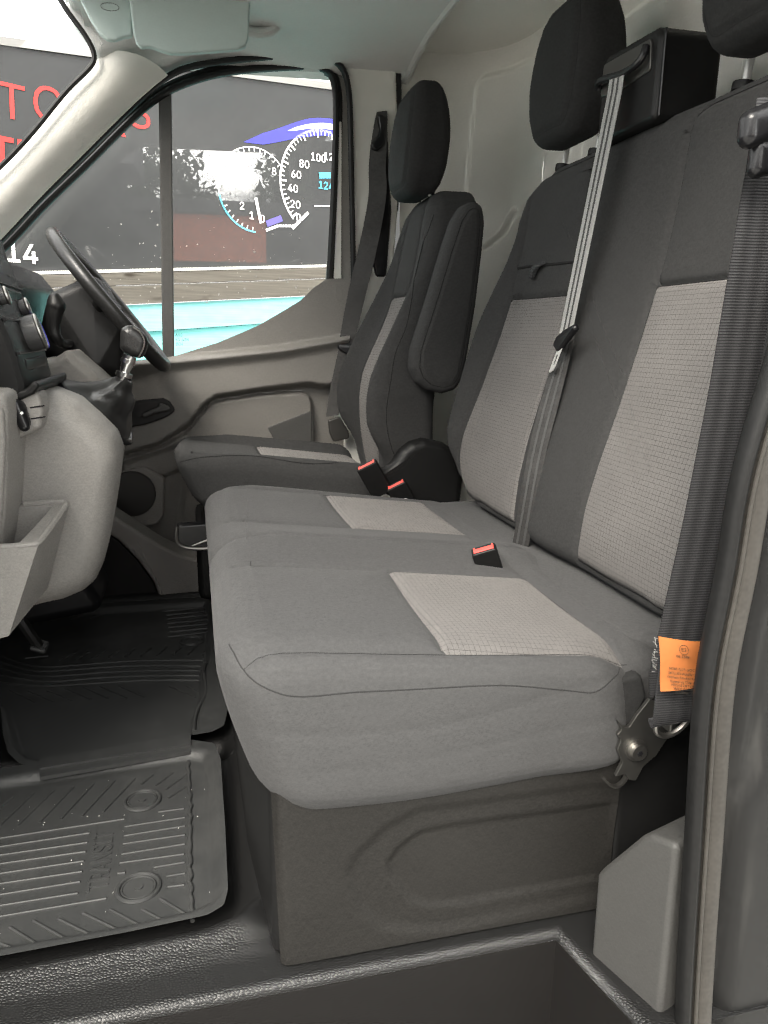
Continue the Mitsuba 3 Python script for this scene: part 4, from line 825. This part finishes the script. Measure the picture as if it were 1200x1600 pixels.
tg0, tg1, tg2, tg3 = [arr([x, -.1480, z]) for x, z in [(.410, .475), (.466, .464), (.466, .410), (.420, .408)]]
tgv = grid(lambda U, Vv: tg0 * ((1 - U) * (1 - Vv))[..., None] + tg1 * (U * (1 - Vv))[..., None] + tg2 * (U * Vv)[..., None] + tg3 * ((1 - U) * Vv)[..., None] + np.stack([U * 0, -.003 * np.sin(U * 3.1) - .0015 * np.sin(Vv * 5 + U * 2), U * 0], -1), np.linspace(0, 1, 14), np.linspace(0, 1, 14))
back_ = tgv.copy(); back_.vertices = back_.vertices + (0, .0010, 0); back_.faces = back_.faces[:, ::-1]
tag = part(b2, 'approval_tag', cat(face(tgv, (0, -1, 0)), back_), 'label_orange', 30, label='orange fabric tag with approval text')
tex, tey = (tg1 - tg0), (tg0 - tg3); lw = np.linalg.norm(tex); tex /= lw; tey /= np.linalg.norm(tey); ten = np.cross(tex, tey)
if ten[1] > 0: ten = -ten
lines = [('E1', .0042, .435, .19), ('06 1486', .0032, .31, .31), ('NOM-119-SCFI-2000', .0030, .14, .54), ('MFG. BY Autoliv Cankor', .0030, .12, .62), ('Otomotiv Emniyet Sistemleri', .0028, .09, .695), ('Sanayi ve Ticaret A.S', .0029, .15, .77), ('HECHO EN TURQUIA', .0029, .17, .835), ('MADE IN TURKEY', .0029, .22, .90), ('3112BKP   365', .0029, .24, .965)]
H = np.linalg.norm(tg0 - tg3); tms = []
for t, hgt, u, v in lines:
    m = meshkit.text_mesh(t, hgt, .0002); wdt = m.bounds[1, 0]; k = min(1, (lw * .84) / wdt)
    m.vertices[:, 0] *= k; tms.append(rot_to(m, tg0 + tex * lw * u - tey * H * v - arr([0, .0052, 0]), tex, tey, (0, -1, 0)))
part(tag, 'print', cat(*tms, tube([tg0 + tex * (lw * .5 + .0058 * math.cos(a)) - tey * (H * .165 + .0058 * math.sin(a)) - arr([0, .005, 0]) for a in np.linspace(0, 2 * math.pi, 36, False)], .00022, 5, closed=True)), 'ink', False)
stt = [tube([tg0 + arr([-.004 + .006 * random.random(), -.001, -H * k / 26 - .002]), tg0 + arr([-.008 + .004 * random.random(), -.002, -H * (k + random.random() * 2) / 26 + .004])], .0003, 5) for k in range(16)]
part(tag, 'stitching', cat(*stt), 'belt_grey', False)
gy, gz_ = -.125, .99
part(b2, 'upper_slider', unman(balls_hull([(.472, -.13, .985), (.515, -.12, 1.005), (.472, -.13, .999), (.52, -.12, 1.017)], [.011, .013, .011, .013], 18) + balls_hull([(.488, -.125, .975), (.505, -.12, .98), (.488, -.125, .958), (.505, -.12, .962)], .009, 16)), 'plastic_gloss', 50)

b3 = thing('seat_belt', "driver's faded dark seat belt running down from the far door pillar", 'seat belt')
d0 = smooth_line([(.512, 1.585, 1.44), (.507, 1.575, 1.41), (.495, 1.57, 1.28)] + [(x, 1.565, z) for x, z in [(.495, 1.211), (.459, 1.027), (.421, .875), (.396, .759), (.369, .641), (.350, .542)]], 60)
dw = np.interp(np.linspace(0, 1, 60), [0, .15, .5, 1], [.03, .05, .060, .040])
part(b3, 'webbing', ribbon(d0, (.96, -.25, .12), dw), 'belt_dull', 30)
gx1 = [arr([x, 1.575, z]) for x, z in [(.493, 1.429), (.501, 1.383), (.493, 1.363), (.477, 1.348), (.475, 1.332), (.493, 1.324), (.517, 1.347), (.520, 1.421)]]
part(b3, 'pillar_guide', slab([(p[0], p[2]) for p in gx1], 'y', 1.560, 1.588, .006, .006), 'plastic_gloss')
tongue(b3, (.402, 1.552, .752), (.85, -.2, -.10), (.25, -.1, -1), .95)
part(b3, 'floor_anchor', slab([(.334, .530), (.371, .542), (.398, .496), (.402, .472), (.350, .461), (.338, .490)], 'y', 1.545, 1.56, .004, .006), 'steel_dark')

# ------------------------------------------------------------------ buckles
def buckle(label, o, up, wide, w=.032, L=.062, t=.017):
    k = thing('belt_buckle', label, 'buckle', None); up, wide = arr(up) / np.linalg.norm(up), arr(wide); wide = wide - up * (up @ wide); wide /= np.linalg.norm(wide); n = np.cross(wide, up)
    q = soft([(-w / 2, -L), (w / 2, -L), (w / 2, 0), (-w / 2, 0)], -t / 2, t / 2, .003, .003, .004, .003); f = lambda m: orient(tm(arr(o) + m.vertices[:, :1] * wide + m.vertices[:, 1:2] * up + m.vertices[:, 2:] * n, m.faces))
    body = part(k, 'body', f(q), 'plastic_black', 30)
    r = soft([(-w * .41, -.004), (w * .41, -.004), (w * .41, .0016), (-w * .41, .0016)], -t * .36, t * .36, .001, .001, .001, .0015)
    part(k, 'release_button', f(r), 'red_plastic', 30)
    s = soft([(-w * .34, .0012), (w * .34, .0012), (w * .34, .0021), (-w * .34, .0021)], -t * .30, -t * .12, 0, 0, 0, .002)
    part(k, 'tongue_slot', f(s), 'plastic_gloss', 30)
    return k, f, body
k, f, body = buckle('black belt buckle with red button in the middle of the bench, nearest of the three', [(.402, .360, .435)][0], (-.36, -.12, .9), (.85, -.30, .36), .044, .06, .024)
k, f, body = buckle('black belt buckle with red button and oval badge, between bench and recliner cover', [(.409, .990, .428)][0], (-.5, -.12, .86), (.85, -.25, .46), .052, .09, .024)
bdg = [tube([arr([(.011) * math.cos(a), -.046 + .006 * math.sin(a), sgn * .0123]) for a in np.linspace(0, 2 * math.pi, 30, False)], .0006, 5, closed=True) for sgn in (-1, 1)]
scr = [tube([arr([x, -.046 + .002 * math.sin(x * 900), sgn * .0123]) for x in np.linspace(-.006, .006, 16)], .0005, 5) for sgn in (-1, 1)]
part(body, 'badge', f(cat(*bdg, *scr)), 'steel', False)
buckle("black belt buckle with red button next to the driver's cushion, farthest of the three", [(.338, 1.010, .477)][0], (-.5, -.12, .86), (.85, -.25, .46), .054, .09, .024)

# ------------------------------------------------------------------ rubber floor mats
def mat_sheet(poly, zbase, lip, flat):
    return face(relief(poly, 'z', zbase, [(flat, -lip, .010, .008)], .006), (0, 0, 1))
m1 = thing('floor_mat', 'black rubber tray mat with raised ribs and lettering in the passenger footwell', 'floor mat')
mp1 = outline([(-.705, .543), (-.455, .573), (-.276, .588), (-.108, .598), (-.065, .575), (-.055, .513), (-.055, .295), (-.057, .151), (-.064, .120), (-.087, .106), (-.192, .099), (-.351, .094), (-.532, .091)], .01, .006)
mi1 = outline([(-.694, .513), (-.446, .534), (-.272, .546), (-.108, .554), (-.082, .543), (-.073, .494), (-.070, .298), (-.070, .154), (-.078, .136), (-.108, .125), (-.194, .117), (-.355, .115), (-.540, .112)], .01, .006)
mk = part(m1, 'tray', mat_sheet(mp1, .006, .016, mi1), 'rubber_mat', 50)
Z1 = -.010
def ribs(pairs, z, r=.0032, flatten=.5): return cat(*[tube([(*a, z), (*b, z)], r, 8, ry=r * flatten + .0008) if True else None for a, b in pairs])
P_ = [(-.413, .375), (-.220, .383), (-.408, .352), (-.273, .357), (-.403, .330), (-.273, .332), (-.398, .308), (-.273, .309), (-.393, .284), (-.273, .286), (-.388, .260), (-.272, .261), (-.382, .235), (-.272, .238), (-.377, .211), (-.272, .213), (-.372, .188), (-.230, .192), (-.218, .360), (-.120, .364), (-.217, .335), (-.120, .340), (-.217, .314), (-.120, .316), (-.217, .288), (-.120, .292), (-.218, .267), (-.121, .267), (-.166, .244), (-.120, .247), (-.146, .219), (-.119, .221), (-.144, .195), (-.120, .195), (-.165, .389), (-.122, .390), (-.219, .243), (-.208, .243)]
part(mk, 'rib', ribs([(P_[2 * k], P_[2 * k + 1]) for k in range(len(P_) // 2)], Z1), 'rubber_mat', 60, kind='stuff', label='long raised ribs across the mat')
D_ = [(-.433, .467), (-.418, .495), (-.421, .413), (-.385, .499), (-.392, .406), (-.351, .501), (-.358, .407), (-.318, .504), (-.325, .408), (-.284, .506), (-.291, .409), (-.248, .506), (-.258, .411), (-.212, .506), (-.199, .484), (-.180, .512), (-.173, .474), (-.144, .510), (-.155, .457), (-.120, .498), (-.150, .429), (-.120, .457), (-.154, .173), (-.118, .134), (-.178, .156), (-.144, .124), (-.223, .167), (-.176, .123), (-.259, .168), (-.208, .124), (-.291, .164), (-.243, .123), (-.325, .169), (-.272, .120), (-.354, .163), (-.310, .121), (-.361, .136), (-.338, .120)]
part(mk, 'slanted_rib', ribs([(D_[2 * k], D_[2 * k + 1]) for k in range(len(D_) // 2)], Z1, .0030), 'rubber_mat', 60, kind='stuff', label='slanting raised ribs along both edges of the mat')
for (cx, cy) in [(-.194, .432), (-.186, .204)]:
    disc = part(mk, 'boss', cat(*[tube([(cx + r * math.cos(a), cy + r * math.sin(a), Z1 + .001) for a in np.linspace(0, 2 * math.pi, 48, False)], w, 8, closed=True) for r, w in ((.030, .0036), (.024, .0018))], cyl((cx, cy, Z1 - .003), (cx, cy, Z1 + .0015), .022, 40), cyl((cx, cy, Z1), (cx, cy, Z1 + .0035), .0065, 24)), 'rubber_mat', 40)
(lx, ly), (lx2, ly2) = [(-.230, .212), (-.235, .355)]
tt = meshkit.text_mesh('TRANSIT', .030, .0022); tt.vertices[:, 0] *= np.hypot(lx2 - lx, ly2 - ly) / tt.bounds[1, 0]
tv = arr([lx2 - lx, ly2 - ly, 0]); tv /= np.linalg.norm(tv)
part(mk, 'lettering', rot_to(tt, (lx, ly, Z1 - .0002), tv, (-tv[1], tv[0], 0), (0, 0, 1)), 'rubber_mat', 30)
wv = [(x + .0014 * math.sin(k * 1.9) * (k % 3), y) for k, (x, y) in enumerate(smooth_line([(-.116, .544), (-.113, .415), (-.111, .289), (-.110, .169), (-.108, .117)], 44))]
part(mk, 'edge_ridge', tube([(x, y, Z1 + .001) for x, y in wv], .0034, 8), 'rubber_mat', 60)
m2 = thing('floor_mat', "dusty black rubber tray mat in the middle and driver's footwell, behind the joining strip", 'floor mat')
mp2 = outline([(-.384, .558), (-.424, .584), (-.453, .630), (-.479, .710), (-.508, .828), (-.570, .920), (-.813, .993), (-1.036, 1.629), (-.550, 1.490), (-.350, 1.473), (-.060, 1.465), (-.025, 1.370), (-.027, .992), (-.032, .717), (-.044, .641), (-.070, .620), (-.111, .616)], .008, .006)
mi2 = outline([(-.382, .590), (-.412, .606), (-.438, .645), (-.468, .734), (-.498, .832), (-.576, .945), (-.826, 1.030), (-1.015, 1.569), (-.542, 1.444), (-.347, 1.432), (-.067, 1.419), (-.054, 1.322), (-.069, 1.002), (-.078, .927), (-.086, .792), (-.100, .690), (-.104, .644), (-.111, .629), (-.254, .602)], .006, .006)
mk2 = part(m2, 'tray', mat_sheet(mp2, .006, .018, mi2), 'rubber_mat', 50)
Z2 = -.012
for k in range(5):
    yo = 8 * k
    ln = {0: [(-.596, 1.184), (-.512, 1.100), (-.450, 1.070), (-.327, 1.065), (-.203, 1.052), (-.080, 1.024)], 1: [(-.587, 1.141), (-.506, 1.068), (-.446, 1.043), (-.324, 1.037), (-.202, 1.020), (-.087, .990)], 2: [(-.577, 1.096), (-.500, 1.037), (-.441, 1.012), (-.321, 1.006), (-.200, .989), (-.092, .964)], 3: [(-.567, 1.052), (-.494, 1.006), (-.436, .982), (-.318, .976), (-.199, .959), (-.092, .935)], 4: [(-.558, 1.010), (-.488, .973), (-.432, .957), (-.315, .947), (-.198, .934), (-.092, .909)]}[k]
    part(mk2, 'curved_rib', tube([(x, y, Z2) for x, y in smooth_line(ln, 40)], .0030, 8, ry=.0032), 'rubber_mat', 60)
E_ = [(-.519, .956), (-.449, .875), (-.475, .939), (-.410, .869), (-.434, .933), (-.370, .866), (-.395, .934), (-.330, .863), (-.355, .932), (-.292, .858), (-.317, .927), (-.252, .852), (-.276, .921), (-.213, .846), (-.160, .890), (-.100, .819), (-.120, .881), (-.092, .847), (-.519, 1.138), (-.467, 1.142), (-.435, 1.102), (-.401, 1.147), (-.394, 1.097), (-.367, 1.148), (-.353, 1.095), (-.329, 1.143), (-.315, 1.094), (-.291, 1.143), (-.275, 1.089), (-.252, 1.143), (-.236, 1.084), (-.213, 1.138), (-.196, 1.079), (-.173, 1.133), (-.157, 1.074), (-.135, 1.129), (-.120, 1.066), (-.096, 1.120), (-.083, 1.057), (-.063, 1.112)]
part(mk2, 'slanted_rib', ribs([(E_[2 * k], E_[2 * k + 1]) for k in range(len(E_) // 2)], Z2, .0028), 'rubber_mat', 60, kind='stuff', label='short slanting ribs beside the curved ribs')
G_ = [(-.192, 1.408), (-.062, 1.417), (-.182, 1.373), (-.063, 1.384), (-.177, 1.340), (-.063, 1.351), (-.176, 1.303), (-.064, 1.314), (-.172, 1.272), (-.065, 1.278), (-.169, 1.238), (-.065, 1.243), (-.173, 1.201), (-.066, 1.214), (-.568, 1.440), (-.527, 1.507), (-.539, 1.402), (-.481, 1.496), (-.500, 1.393), (-.434, 1.486), (-.448, 1.392), (-.388, 1.475), (-.396, 1.390), (-.346, 1.454)]
part(mk2, 'far_rib', ribs([(G_[2 * k], G_[2 * k + 1]) for k in range(len(G_) // 2)], Z2, .0034), 'rubber_mat', 60, kind='stuff', label='ribs at the far end of the mat')
for (cx, cy) in [(-.165, 1.458), (-.109, 1.158)]:
    part(mk2, 'boss', cat(*[tube([(cx + r * math.cos(a), cy + r * math.sin(a), Z2 + .001) for a in np.linspace(0, 2 * math.pi, 40, False)], .0034, 8, closed=True) for r in (.030, .024)], cyl((cx, cy, Z2 - .002), (cx, cy, Z2 + .002), .02, 32)), 'rubber_mat', 40)
rg = smooth_line([(-.074, .979), (-.081, .928), (-.078, .856), (-.080, .790), (-.092, .746), (-.102, .690), (-.104, .633)], 50)
part(mk2, 'edge_ridge', tube([(x, y, .004) for x, y in rg], .0042, 8), 'rubber_mat', 60)
js = [(-.387, .581), (-.110, .616), (-.110, .573), (-.381, .548)]; js2 = [(-.384, .560), (-.111, .585), (-.111, .553), (-.377, .523)]
def plank(q, z0, z1): return hull([(x, y, z) for x, y in q for z in (z0, z1)])
part(m2, 'joining_strip', cat(plank(js, .004, .011), plank(js2, .0, .007)), 'rubber_mat', 30, label='rubber strip joining the two mats')

rg_ = random.Random(9); gr = []
for k in range(46):
    x, y = rg_.uniform(-.42, -.07), rg_.uniform(.13, .54); r = rg_.choice([.0008, .0011, .0016])
    gr.append(hull([(x + r * rg_.uniform(-1, 1), y + r * rg_.uniform(-1, 1), -.0105 + r * rg_.uniform(0, 1.4)) for _ in range(8)]))
part(mk, 'grit', cat(*gr), 'dust', False, kind='stuff', label='loose specks of pale grit on the mat')
# ------------------------------------------------------------------ outside: banner on a board, grey timber and aqua boards
SD = arr([.92084, .38993, 0]); SN = arr([.38993, -.92084, 0]); SO = arr([-.05367, 3.1, 1.09357])
S3 = lambda u, z, d=0.0: SO * (1, 1, 0) + SD * u + SN * d + arr([0, 0, z])
def wall_box(u0, u1, za, zb, d0, d1, r=.006):   # za, zb: (left, right) heights
    return hull([S3(u, z, d) for u, zz in ((u0, (za[0], zb[0])), (u1, (za[1], zb[1]))) for z in zz for d in (d0, d1)])
def lin(pts): return pts
fence = thing('board_fence', 'aqua painted weatherboards under a band of weathered grey timber, outside the driver window', 'fence')
(u0, z0), (u1, z1) = [(-.313, .918), (.648, .988)]; sl_ = (z1 - z0) / (u1 - u0); zf = lambda u: z0 + sl_ * (u - u0)
UL, UR = -2.6, 2.2
for k in range(8):
    a, b = -.125 * (k + 1) + .003, -.125 * k
    m = hull([S3(u, zf(u) + zz, d) for u in (UL, UR) for zz, d in ((a, .0), (a, .034), (b, .012), (b, .0))])
    part(fence, 'board', m, 'paint_aqua', False)
(t0u, t0z), (t1u, t1z) = [(-.726, 1.041), (.739, 1.148)]; zt = lambda u: t0z + (t1z - t0z) / (t1u - t0u) * (u - t0u)
part(fence, 'timber', wall_box(UL, UR, (zf(UL) + .004, zf(UR) + .004), (zf(UL) + .085, zf(UR) + .085), -.02, .03), 'wood_grey', False)
part(fence, 'timber', wall_box(UL, UR, (zf(UL) + .088, zf(UR) + .088), (zt(UL) - .012, zt(UR) - .012), -.02, .0285), 'wood_grey', False)
part(fence, 'white_rail', wall_box(UL, UR, (zt(UL) - .010, zt(UR) - .010), (zt(UL) + .004, zt(UR) + .004), -.02, .030), 'plastic_pale', False)
part(fence, 'backing', wall_box(UL, UR, (-.65, -.65), (zf(UL), zf(UR)), -.06, -.025), 'wood_dark', False)
sign = thing('banner_sign', 'black advertising banner with red lettering and a picture of lit dashboard dials, above the fence', 'banner')
(a0, h0), (a1, h1) = [(-.687, 1.905), (.802, 2.007)]; zp = lambda u: h0 + (h1 - h0) / (a1 - a0) * (u - a0)
part(sign, 'board', wall_box(UL, 1.6, (zt(UL) + .004, zt(1.6) + .004), (zp(UL), zp(1.6)), -.05, 0), 'banner_black', False)
part(sign, 'frame_edge', wall_box(UL, 1.6, (zp(UL), zp(1.6)), (zp(UL) + .03, zp(1.6) + .03), -.06, .012), 'steel', False)
def flat(m, u, z, d=.003, sx=1, rot=0.0):
    q = m.copy(); q.vertices = q.vertices * (sx, 1, 1); c, s = math.cos(rot), math.sin(rot)
    return rot_to(q, S3(u, z, d), SD * c + arr([0, 0, s]), -SD * s + arr([0, 0, c]), SN)
def text_at(t, px_h, q, mat, name, d=.003, bold=False, sx=1.0, rot=0.0):
    (u, z), (ua, za), (ub, zb) = q; hgt = abs(zb - za)
    return part(sign, name, flat(meshkit.text_mesh(t, hgt, .001, bold), u, z, d, sx, rot), mat, False)
ru = [(-.798, 1.639), (-.637, 1.661), (-.625, 1.793), (-.667, 1.652), (-.558, 1.649), (-.802, 1.455), (-.791, 1.566), (-.718, 1.450), (-.824, 1.082), (-.817, 1.158), (-.271, 1.682)]
hgt1 = ru[2][1] - ru[1][1]
for ch, (u, z), sx in (('T', ru[0], 1.0), ('C', ru[3], 1.0), ('A', ru[4], 1.0), ('R', (ru[4][0] + .17, ru[4][1] - .01), 1.0), ('S', ru[10], 1.0)):
    part(sign, 'red_letter', flat(meshkit.text_mesh(ch, hgt1, .001), u, z, .003, sx, -.06), 'ink_red', False)
hgt2 = ru[6][1] - ru[5][1]
for ch, (u, z) in (('T', (ru[5][0] - .045, ru[5][1])), ('R', (ru[7][0] - .03, ru[7][1] + .0))):
    part(sign, 'red_letter', flat(meshkit.text_mesh(ch, hgt2, .001, True), u, z, .003, 1, -.06), 'ink_red', False)
part(sign, 'white_number', flat(meshkit.text_mesh('14', ru[9][1] - ru[8][1], .001, True), ru[8][0], ru[8][1], .003, 1, -.03), 'ink_white', False)
def arc_mesh(c, r0, r1, a0, a1, d=.003, n=60, ex=1.0):
    th = np.linspace(a0, a1, n); V = []
    for a in th: V += [S3(c[0] + r0 * math.cos(a) * ex, c[1] + r0 * math.sin(a), d), S3(c[0] + r1 * math.cos(a) * ex, c[1] + r1 * math.sin(a), d)]
    F = []
    for k in range(n - 1): F += [[2 * k, 2 * k + 1, 2 * k + 3], [2 * k, 2 * k + 3, 2 * k + 2]]
    return face(tm(V, F), SN)
def bar(q0, q1, w, d=.004):
    a, b = arr(q0), arr(q1); t = (b - a) / np.linalg.norm(b - a); n = arr([-t[1], t[0]]) * w / 2
    return face(tm([S3(*(a - n), d), S3(*(b - n), d), S3(*(b + n), d), S3(*(a + n), d)], [[0, 1, 2], [0, 2, 3]]), SN)
c1_, c1r, c2_, c2r = [(.347, 1.482), (.149, 1.461), (.752, 1.547), (.487, 1.518)]; c1_, c2_ = arr(c1_), arr(c2_); r1_ = abs(c1r[0] - c1_[0]); r2_ = abs(c2r[0] - c2_[0])
g1 = part(sign, 'small_dial', cat(arc_mesh(c1_, r1_ * .97, r1_ * 1.0, .55, 3.3), *[bar(c1_ + r1_ * .88 * arr([math.cos(a), math.sin(a)]), c1_ + r1_ * .96 * arr([math.cos(a), math.sin(a)]), .006) for a in np.linspace(.6, 4.6, 26)]), 'ink_white', False)
part(g1, 'dial_arc', arc_mesh(c1_, r1_ * .97, r1_ * 1.01, 3.3, 4.7), 'ink_cyan', False)
part(g1, 'needle', bar(*[(.373, 1.329), (.349, 1.447)], .016), 'ink_white', False)
tm_ = lambda t, q, h, mat, par, sx=1.0: part(par, 'figure', flat(meshkit.text_mesh(t, h, .001, True), q[0], q[1], .004, sx, -.02), mat, False)
for t, q in zip('6780 12'.replace(' ', ''), [(.312, 1.583), (.378, 1.588), (.438, 1.563), (.366, 1.335), (.306, 1.345), (.256, 1.385)]): tm_(t, q, .034, 'ink_white', g1)
g2 = part(sign, 'large_dial', cat(arc_mesh(c2_, r2_ * .97, r2_ * 1.01, .2, 3.9, n=90), *[bar(c2_ + r2_ * (.86 if k % 4 == 0 else .90) * arr([math.cos(a), math.sin(a)]), c2_ + r2_ * .97 * arr([math.cos(a), math.sin(a)]), .010 if k % 4 == 0 else .006) for k, a in enumerate(np.linspace(3.86, .4, 40))]), 'ink_white', False)
for t, q in zip(('0', '20', '40', '60', '80', '100', '120'), [(.572, 1.358), (.539, 1.420), (.527, 1.495), (.547, 1.563), (.596, 1.618), (.665, 1.659), (.743, 1.672)]): tm_(t, q, .036, 'ink_white', g2)
part(g2, 'needle', bar(*[(.552, 1.319), (.649, 1.405)], .016), 'ink_white', False)
for q_, w_ in (([(.400, 1.298), (.470, 1.325)], .014), ([(.470, 1.325), (.560, 1.332)], .012), ([(.684, 1.440), (.843, 1.455)], .006)): part(g2, 'lower_line', bar(*q_, w_), 'ink_white', False)
part(g2, 'screen_block', bar(*[(.718, 1.592), (.789, 1.601)], .03), 'ink_cyan', False)
tm_('124', [(.709, 1.529)][0], .036, 'ink_cyan', g2)
part(g1, 'badge', cat(bar(*[(.405, 1.329), (.493, 1.364)], .03)), 'ink_purple', False)
def swoosh(pts, w, mat, name, d):
    p = smooth_line(pts, 50); w = np.interp(np.linspace(0, 1, 50), [0, .15, .6, 1], [.01, .6, 1, .9]) * w; V = []
    for (u, z), ww in zip(p, w): V += [S3(u, z - ww / 2, d), S3(u, z + ww / 2, d)]
    F = []
    for k in range(49): F += [[2 * k, 2 * k + 2, 2 * k + 3], [2 * k, 2 * k + 3, 2 * k + 1]]
    part(sign, name, face(tm(V, F), SN), mat, False)
swoosh([(.293, 1.692), (.432, 1.732), (.541, 1.771), (.653, 1.808), (.788, 1.831), (.968, 1.830)], .085, 'ink_blue', 'blue_band', .003)
swoosh([(.534, 1.776), (.608, 1.801), (.691, 1.823), (.788, 1.834), (.968, 1.836)], .028, 'ink_white', 'light_streak', .0042)
part(sign, 'post', wall_box(-.38, -.35, (-.6, -.6), (1.9, 1.9), -.10, -.06), 'wood_dark', False)

# ------------------------------------------------------------------ behind the photographer: what the driver window mirrors
shed = thing('workshop_building', 'dark boarded workshop with slate roof standing behind the open passenger door', 'building')
part(shed, 'wall', rbox((-9.0, -8.2, -.66), (-.9, -7.6, 2.2), .02), 'wood_dark')
for k in range(10): part(shed, 'cladding_board', hull([(x, y, z) for x in (-9.0, -.9) for y, z in ((-7.60, -.4 + .26 * k), (-7.55, -.4 + .26 * k), (-7.58, -.16 + .26 * k), (-7.60, -.16 + .26 * k))]), 'wood_dark', False)
part(shed, 'roof', hull([(-9.2, -7.3, 2.15), (-.7, -7.3, 2.15), (-9.2, -10, 3.2), (-.7, -10, 3.2), (-9.2, -10, 2.1), (-.7, -10, 2.1)]), 'roof_slate', False)
unit = thing('shop_unit', 'low unit with an orange fascia across the yard behind the camera', 'building')
part(unit, 'fascia', rbox((-.3, -8.0, .95), (1.05, -7.8, 1.60), .02), 'paint_orange')
part(unit, 'shop_front', rbox((-.9, -8.3, -.66), (4.2, -7.95, 1.60), .02), 'plastic_gloss')
part(unit, 'roof', rbox((-.9, -9.0, 1.61), (4.3, -7.7, 1.78), .02), 'roof_slate')


def yard_tree(x, y, h, r, seed, label):
    rs = np.random.RandomState(seed); t = thing('yard_tree', label, 'tree')
    part(t, 'trunk', tube([(x, y, -.66), (x + .05, y, h * .45), (x - .03, y, h * .9)], [.16, .10, .02], 10), 'wood_grey')
    c = rs.normal(0, 1, (60, 3)); c = c / np.linalg.norm(c, axis=1, keepdims=True) * rs.uniform(.2, 1, (60, 1)) ** .5
    q = []
    for k in c:
        q.append(np.array([x, y, h * .68]) + k * (r, r, h * .36) + rs.normal(0, .16, (45, 3)))
    q = np.vstack(q); a, b = rs.normal(0, .05, (2, len(q), 3)); V = np.stack([q + a, q - a + b, q - a - b], 1).reshape(-1, 3)
    part(t, 'crown', tm(V, np.arange(len(V)).reshape(-1, 3)), 'leaf_green', False)
yard_tree(2.3, -14.0, 3.6, .75, 3, 'slim dark tree behind the low shop roof across the yard')
yard_tree(-.6, -17.0, 3.4, 1.3, 5, 'broad dark tree behind the boarded workshop across the yard')
